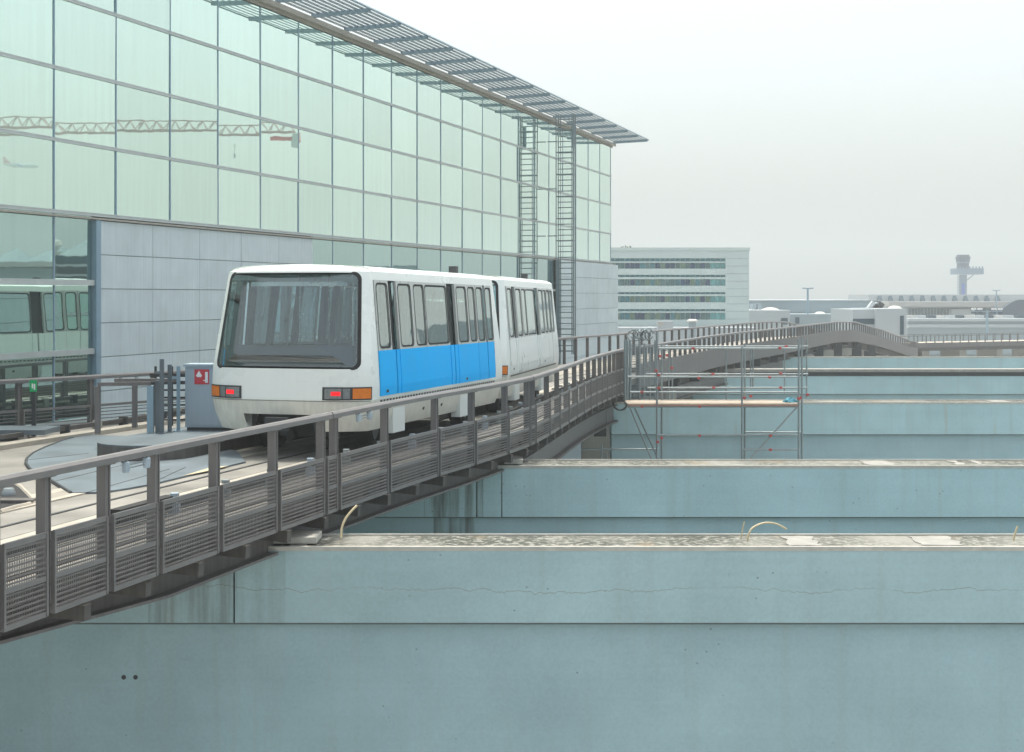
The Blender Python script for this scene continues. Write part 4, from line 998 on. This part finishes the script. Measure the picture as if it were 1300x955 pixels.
# far terminal
D = 320
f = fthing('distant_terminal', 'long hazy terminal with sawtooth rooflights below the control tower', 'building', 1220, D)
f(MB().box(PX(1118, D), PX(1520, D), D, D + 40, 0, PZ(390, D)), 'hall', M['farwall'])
f(MB().box(PX(1117, D), PX(1520, D), D + 10, D + 30, PZ(390, D), PZ(374, D)), 'clerestory', M['farlight'])
for k in range(12):
    px = 1128 + 14 * k; z0_, z1_ = PZ(382.5, D), PZ(375.5, D)
    f(MB().add([(PX(px, D), D + 9.9, z0_), (PX(px + 6, D), D + 9.9, z0_), (PX(px + 5, D), D + 9.9, z1_), (PX(px + 1, D), D + 9.9, z1_), (PX(px, D), D + 9.0, z0_), (PX(px + 6, D), D + 9.0, z0_)], [(0, 1, 2, 3), (4, 5, 2, 3), (4, 3, 0), (5, 1, 2)]), 'rooflight', M['fardark'])
f(MB().box(PX(1120, D), PX(1520, D), D - 6, D + 8, PZ(389.5, D), PZ(383, D)), 'roof_slab', M['farroof'])
for k in range(20): f(MB().box(PX(1153 + 4 * k + .4, D), PX(1153 + 4 * k + 3.4, D), D - .3, D - .05, PZ(402, D), PZ(391.5, D)), 'window', M['fardark'])
for k in range(8): f(MB().box(PX(1234 + 9 * k + .4, D), PX(1242.4 + 9 * k, D), D - .3, D - .05, PZ(403, D), PZ(391.5, D)), 'window', M['farnavy'])
f(MB().box(PX(1204, D), PX(1232, D), D - 3, D - .4, PZ(403, D), PZ(392.5, D)), 'stair_box', M['farlight'])
mb = MB(); ar = [(PX(1262 + 70 * i / 14, D - 12), PZ(404 - 23.5 * math.sin(math.pi * i / 14), D - 12)) for i in range(15)]
mb.add([(x, D - 12, z) for x, z in ar] + [(x, D - 10.8, z) for x, z in ar], [tuple(range(15))] + [(i, i + 1, 16 + i, 15 + i) for i in range(14)]); f(mb, 'arched_roof', M['farnavy'])
D = 250
f = fthing('parking_deck', 'long low parking deck with pale parapet bands in front of the distant terminal', 'building', 1230, D)
for (a_, b_, m_) in ((404.5, 408, 'farlight'), (408, 412, 'farwall'), (412, 416, 'farlight'), (416, 450, 'farwall')): f(MB().box(PX(1153, D), PX(1520, D), D + (0 if m_ == 'farlight' else .5), D + 30, PZ(b_, D), PZ(a_, D)), 'parapet' if m_ == 'farlight' else 'storey', M[m_])
f(MB().box(PX(1153, D), PX(1520, D), D + 1.2, D + 29, 0, PZ(450, D)), 'lower_storey', M['farwall'])
for k in range(12):
    px = 1159 + 12.6 * k + rnd.uniform(-1.5, 1.5); z_ = PZ(404.4, D) - .85; col = ('white', 'pale grey', 'dark')[k % 3]
    nth = ('leftmost', 'second', 'third', 'fourth', 'fifth', 'sixth', 'seventh', 'eighth', 'ninth', 'tenth', 'eleventh', 'twelfth')[k]
    c_ = fthing('parked_car', 'tiny %s car on the distant parking deck, %s' % (col, nth + (' from the left' if k else ' of the row')), 'car', px, D + 3, 'cars parked on the distant deck'); c_.t.location.z = z_
    MB().box(-.85, .85, 0, 4.2, .15, .75).box(-.72, .72, 1.0, 3.4, .751, 1.35).box(-.8, -.6, .3, .9, 0, .149).box(.6, .8, .3, .9, 0, .149).ob('car_body', M['dome'] if k % 3 == 0 else M['farlight'] if k % 3 == 1 else M['fardark'], c_.t)
# control tower
D = 460
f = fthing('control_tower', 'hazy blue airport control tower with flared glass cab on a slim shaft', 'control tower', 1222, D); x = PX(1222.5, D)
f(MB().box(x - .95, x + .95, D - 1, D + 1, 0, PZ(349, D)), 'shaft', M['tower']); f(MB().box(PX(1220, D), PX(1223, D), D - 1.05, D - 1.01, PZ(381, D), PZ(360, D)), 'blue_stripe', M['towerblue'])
f(MB().box(PX(1210, D), PX(1245, D), D - 3, D + 3, PZ(348.5, D), PZ(341, D)), 'platform', M['tower'])
for k in range(9): f(MB().box(PX(1211 + 4 * k, D), PX(1212.4 + 4 * k, D), D - 2.9, D - 2.6, PZ(341, D), PZ(338.7, D)), 'antenna', M['tower'])
f(MB().lathe([(2.0, 0), (2.0, 1.8), (2.1, 1.81), (2.5, 3.8), (2.1, 3.9), (2.1, 4.4), (0, 4.45)], 8, (x, D, PZ(341, D))), 'cab', M['towerglass'])
f(MB().lathe([(2.15, 0), (2.2, .35), (2.15, .4)], 8, (x, D, PZ(341, D) + 1.7)), 'cab_sill', M['tower'])
f(MB().bar((PX(1226, D), D, PZ(357, D)), (PX(1236, D), D, PZ(349, D)), .25, .25), 'strut', M['tower'])
mb = MB()
for k in range(8): mb.box(PX(1216, D), PX(1219, D), D - .3, D + .3, PZ(352 + 3.3 * k, D) - .12, PZ(352 + 3.3 * k, D) + .12)
f(mb.box(PX(1215.8, D), PX(1216.2, D), D - .1, D + .1, PZ(378, D), PZ(349, D)), 'ladder', M['tower'])
# lamp posts and flood mast
for (px, D, yt, lab) in ((1025.5, 198, 366.5, 'tall twin head lamp post rising behind the low grey hall'), (1265, 290, 369, 'tall twin head lamp post left of the dark arched roof')):
    f = fthing('lamp_post', lab, 'lamp post', px, D); x = PX(px, D)
    f(MB().tube([(x, D, 0), (x, D, PZ(yt, D))], .14, 8), 'pole', M['mullion'])
    for s in (-1, 1): f(MB().bar((x, D, PZ(yt, D)), (x + s * .75, D, PZ(yt, D) + .05), .35, .16), 'lamp_head', M['mullion'])
f = fthing('floodlight_mast', 'floodlight mast with eight lamp heads rising behind the farthest wall', 'light mast', 1253, 225); D = 225; x = PX(1253, D)
f(MB().tube([(x, D, 0), (x, D, PZ(394, D))], [.32, .2], 8), 'pole', M['mullion']); f(MB().box(x - 2.4, x + 2.4, D - .1, D + .1, PZ(396, D), PZ(395, D)), 'crossbar', M['mullion'])
for r_ in range(2):
    for k in (-2.2, -1.2, 1.0, 2.0): f(MB().box(x + k - .35, x + k + .35, D - .5, D - .12, PZ(393.5 + 5 * r_, D), PZ(391 + 5 * r_, D)), 'lamp_head', M['signwhite'] if r_ == 0 else M['fardark'])
# van below the far guideway
f = fthing('parked_van', 'dark box van half hidden behind the farthest wall', 'van', 1280, 270); x = PX(1280, 270); D = 270
f(MB().box(x - 1.5, x + 1.3, D, D + 6, .5, PZ(441, D)), 'cargo_box', M['van']); f(MB().box(x - 2.9, x - 1.52, D + .2, D + 2.4, .5, 2.0), 'cab', M['van'])
for k in (-2.2, .5): f(MB().lathe([(0, -.15), (.45, -.15), (.45, .15), (0, .15)], 14, (x + k, D + .1, .45), 'y'), 'wheel', M['black'])

# ------------------------------------------------------------------ things to the right of the frame, seen only as reflections in the glass
def mir(p):
    q = Vector((p[0], p[1])); d = (q - fac(0)).dot(NV); q = q - NV * (2 * d); return (q.x, q.y, p[2])
def mthing(name, lab, cat, px, D):
    c = mir((PX(px, D), D, 0)); t = thing(name, lab, cat, c); inv = Matrix.Translation(t.location).inverted()
    def f(mb, nm, mt):
        mb.v = [mir(p) for p in mb.v]; mb.f = [g[::-1] for g in mb.f]
        o = mb.ob(nm, mt, t); o.matrix_parent_inverse = inv; return o
    return f
V = 165
f = mthing('tower_crane', 'red lattice tower crane mirrored in the terminal glass', 'crane', -220, V)
mb = MB(); zb_ = lambda px: PZ(171 - .012 * (px - 180), V); N = 44
xs = [PX(-380 + 740 * i / N, V) for i in range(N + 1)]; zl = [PZ(167 + .008 * i, V) for i in range(N + 1)]
for i in range(N):
    mb.bar((xs[i], V, zl[i]), (xs[i + 1], V, zl[i + 1]), .14, .14); mb.bar((xs[i], V + 1.2, zl[i]), (xs[i + 1], V + 1.2, zl[i + 1]), .14, .14); mb.bar((xs[i], V + .6, zl[i] + 1.15), (xs[i + 1], V + .6, zl[i + 1] + 1.15), .13, .13)
    m_ = (xs[i] + xs[i + 1]) / 2
    for y_ in (V, V + 1.2): mb.bar((xs[i], y_, zl[i]), (m_, V + .6, zl[i] + 1.15), .08, .08); mb.bar((m_, V + .6, zl[i] + 1.15), (xs[i + 1], y_, zl[i + 1]), .08, .08)
f(mb, 'jib', M['craned'])
f(MB().box(PX(358, V), PX(374, V), V, V + 1.4, PZ(187, V), PZ(170, V)), 'ballast', M['cranegrey'])
f(MB().box(PX(374, V), PX(390, V), V, V + 1.4, PZ(179, V), PZ(167, V)).box(PX(330, V), PX(374, V), V + .2, V + 1, PZ(178, V), PZ(173.5, V)), 'machine_deck', M['cranew'])
f(MB().box(PX(-224, V), PX(-206, V), V - .2, V + 1.4, 0, PZ(150, V)), 'mast', M['craned'])
f(MB().tube([(PX(296, V), V + .6, PZ(178, V)), (PX(296, V), V + .6, PZ(192, V))], .06, 5).box(PX(294, V), PX(298, V), V + .4, V + .8, PZ(197, V), PZ(191, V)), 'hook_block', M['cranegrey'])
V = 640
f = mthing('airliner', 'grey airliner climbing, mirrored in the left of the terminal glass', 'aeroplane', 38, V)
cx_, cz_ = PX(38, V), PZ(208, V)
f(MB().tube([(cx_ + 7.5, V, cz_ + .1), (cx_ + 6, V, cz_), (cx_ - 4, V, cz_), (cx_ - 7.5, V, cz_ + .8)], [.3, .95, .95, .25], 10), 'fuselage', M['farwall'])
f(MB().add([(cx_ + 1.5, V, cz_ - .3), (cx_ - 1, V, cz_ - .3), (cx_ - 2.2, V - 7, cz_ + .5), (cx_ - 1.2, V - 7, cz_ + .5), (cx_ + 1.5, V, cz_ - .1), (cx_ - 1, V, cz_ - .1)], [(0, 1, 2, 3), (4, 5, 2, 3), (0, 3, 4), (1, 2, 5)]), 'wing', M['towerblue'])
f(MB().add([(cx_ + 1.5, V, cz_ - .3), (cx_ - 1, V, cz_ - .3), (cx_ - 2.2, V + 7, cz_ + .5), (cx_ - 1.2, V + 7, cz_ + .5), (cx_ + 1.5, V, cz_ - .1), (cx_ - 1, V, cz_ - .1)], [(0, 1, 2, 3), (4, 5, 2, 3), (0, 3, 4), (1, 2, 5)]), 'wing', M['towerblue'])
f(MB().add([(cx_ - 5, V - .1, cz_ + .7), (cx_ - 7.3, V - .1, cz_ + .9), (cx_ - 8.2, V - .1, cz_ + 4.2), (cx_ - 7, V - .1, cz_ + 4.2), (cx_ - 5, V + .1, cz_ + .7), (cx_ - 7.3, V + .1, cz_ + .9), (cx_ - 8.2, V + .1, cz_ + 4.2), (cx_ - 7, V + .1, cz_ + 4.2)], [(0, 1, 2, 3), (4, 7, 6, 5), (0, 3, 7, 4), (1, 5, 6, 2), (2, 6, 7, 3)]), 'tail_fin', M['cranew'])
V = 140
f = mthing('pier_terminal', 'grey terminal pier with glass pyramids on its roof, mirrored in the lower glazing', 'building', 100, V)
f(MB().box(PX(-500, V), PX(48, V), V + 8, V + 34, 0, PZ(334, V)), 'hall', M['farwall']); f(MB().box(PX(-500, V), PX(50, V), V + 6, V + 34, PZ(333, V), PZ(326, V)), 'roof_band', M['farroof'])
for px in (-40, 14, 78):
    x0, x1 = PX(px - 24, V), PX(px + 24, V); zb = PZ(325.5, V) if px < 50 else PZ(331.5, V)
    f(MB().add([(x0, V + 10, zb), (x1, V + 10, zb), (x1, V + 20, zb), (x0, V + 20, zb), ((x0 + x1) / 2, V + 15, PZ(304, V))], [(0, 1, 4), (1, 2, 4), (2, 3, 4), (3, 0, 4)]), 'glass_pyramid', M['ladder'])
f(MB().lathe([(0, -.6), (.45, -.45), (.6, 0), (.45, .45), (0, .6)], 12, (PX(54, V), V + 9, PZ(318, V))).tube([(PX(54, V), V + 9, PZ(332, V)), (PX(54, V), V + 9, PZ(322, V))], .2, 8), 'radar_dome', M['dome'])
f(MB().box(PX(48.5, V), PX(160, V), V + 10, V + 30, 0, PZ(332, V)), 'wing_block', M['fardark'])
for k in range(6): f(MB().box(PX(50, V), PX(160, V), V + 9, V + 9.8, PZ(346 + 14 * k, V), PZ(343 + 14 * k, V)), 'floor_band', M['farlight'])
f(MB().box(PX(105, V), PX(112, V), V + 8.6, V + 8.9, PZ(405, V), PZ(388, V)), 'blue_panel', M['towerblue'])
f(MB().box(PX(160, V), PX(360, V), V + 18, V + 40, 0, PZ(345, V)), 'low_block', M['farwall'])
f(MB().box(PX(390, V), PX(520, V), V + 12, V + 30, 0, PZ(335, V)), 'east_block', M['farwall'])

# ------------------------------------------------------------------ haze
hm = bpy.data.materials.new('haze_air'); hm.use_nodes = True; t = hm.node_tree; t.nodes.clear()
o_ = t.nodes.new('ShaderNodeOutputMaterial'); pv = t.nodes.new('ShaderNodeVolumePrincipled')
pv.inputs['Color'].default_value = (.88, .95, .96, 1); pv.inputs['Density'].default_value = .00125; pv.inputs['Anisotropy'].default_value = .3
t.links.new(pv.outputs[0], o_.inputs['Volume'])
hb = MB().box(-1450, 1450, -350, 2250, -1, 92).ob('haze', hm); stuff(hb)
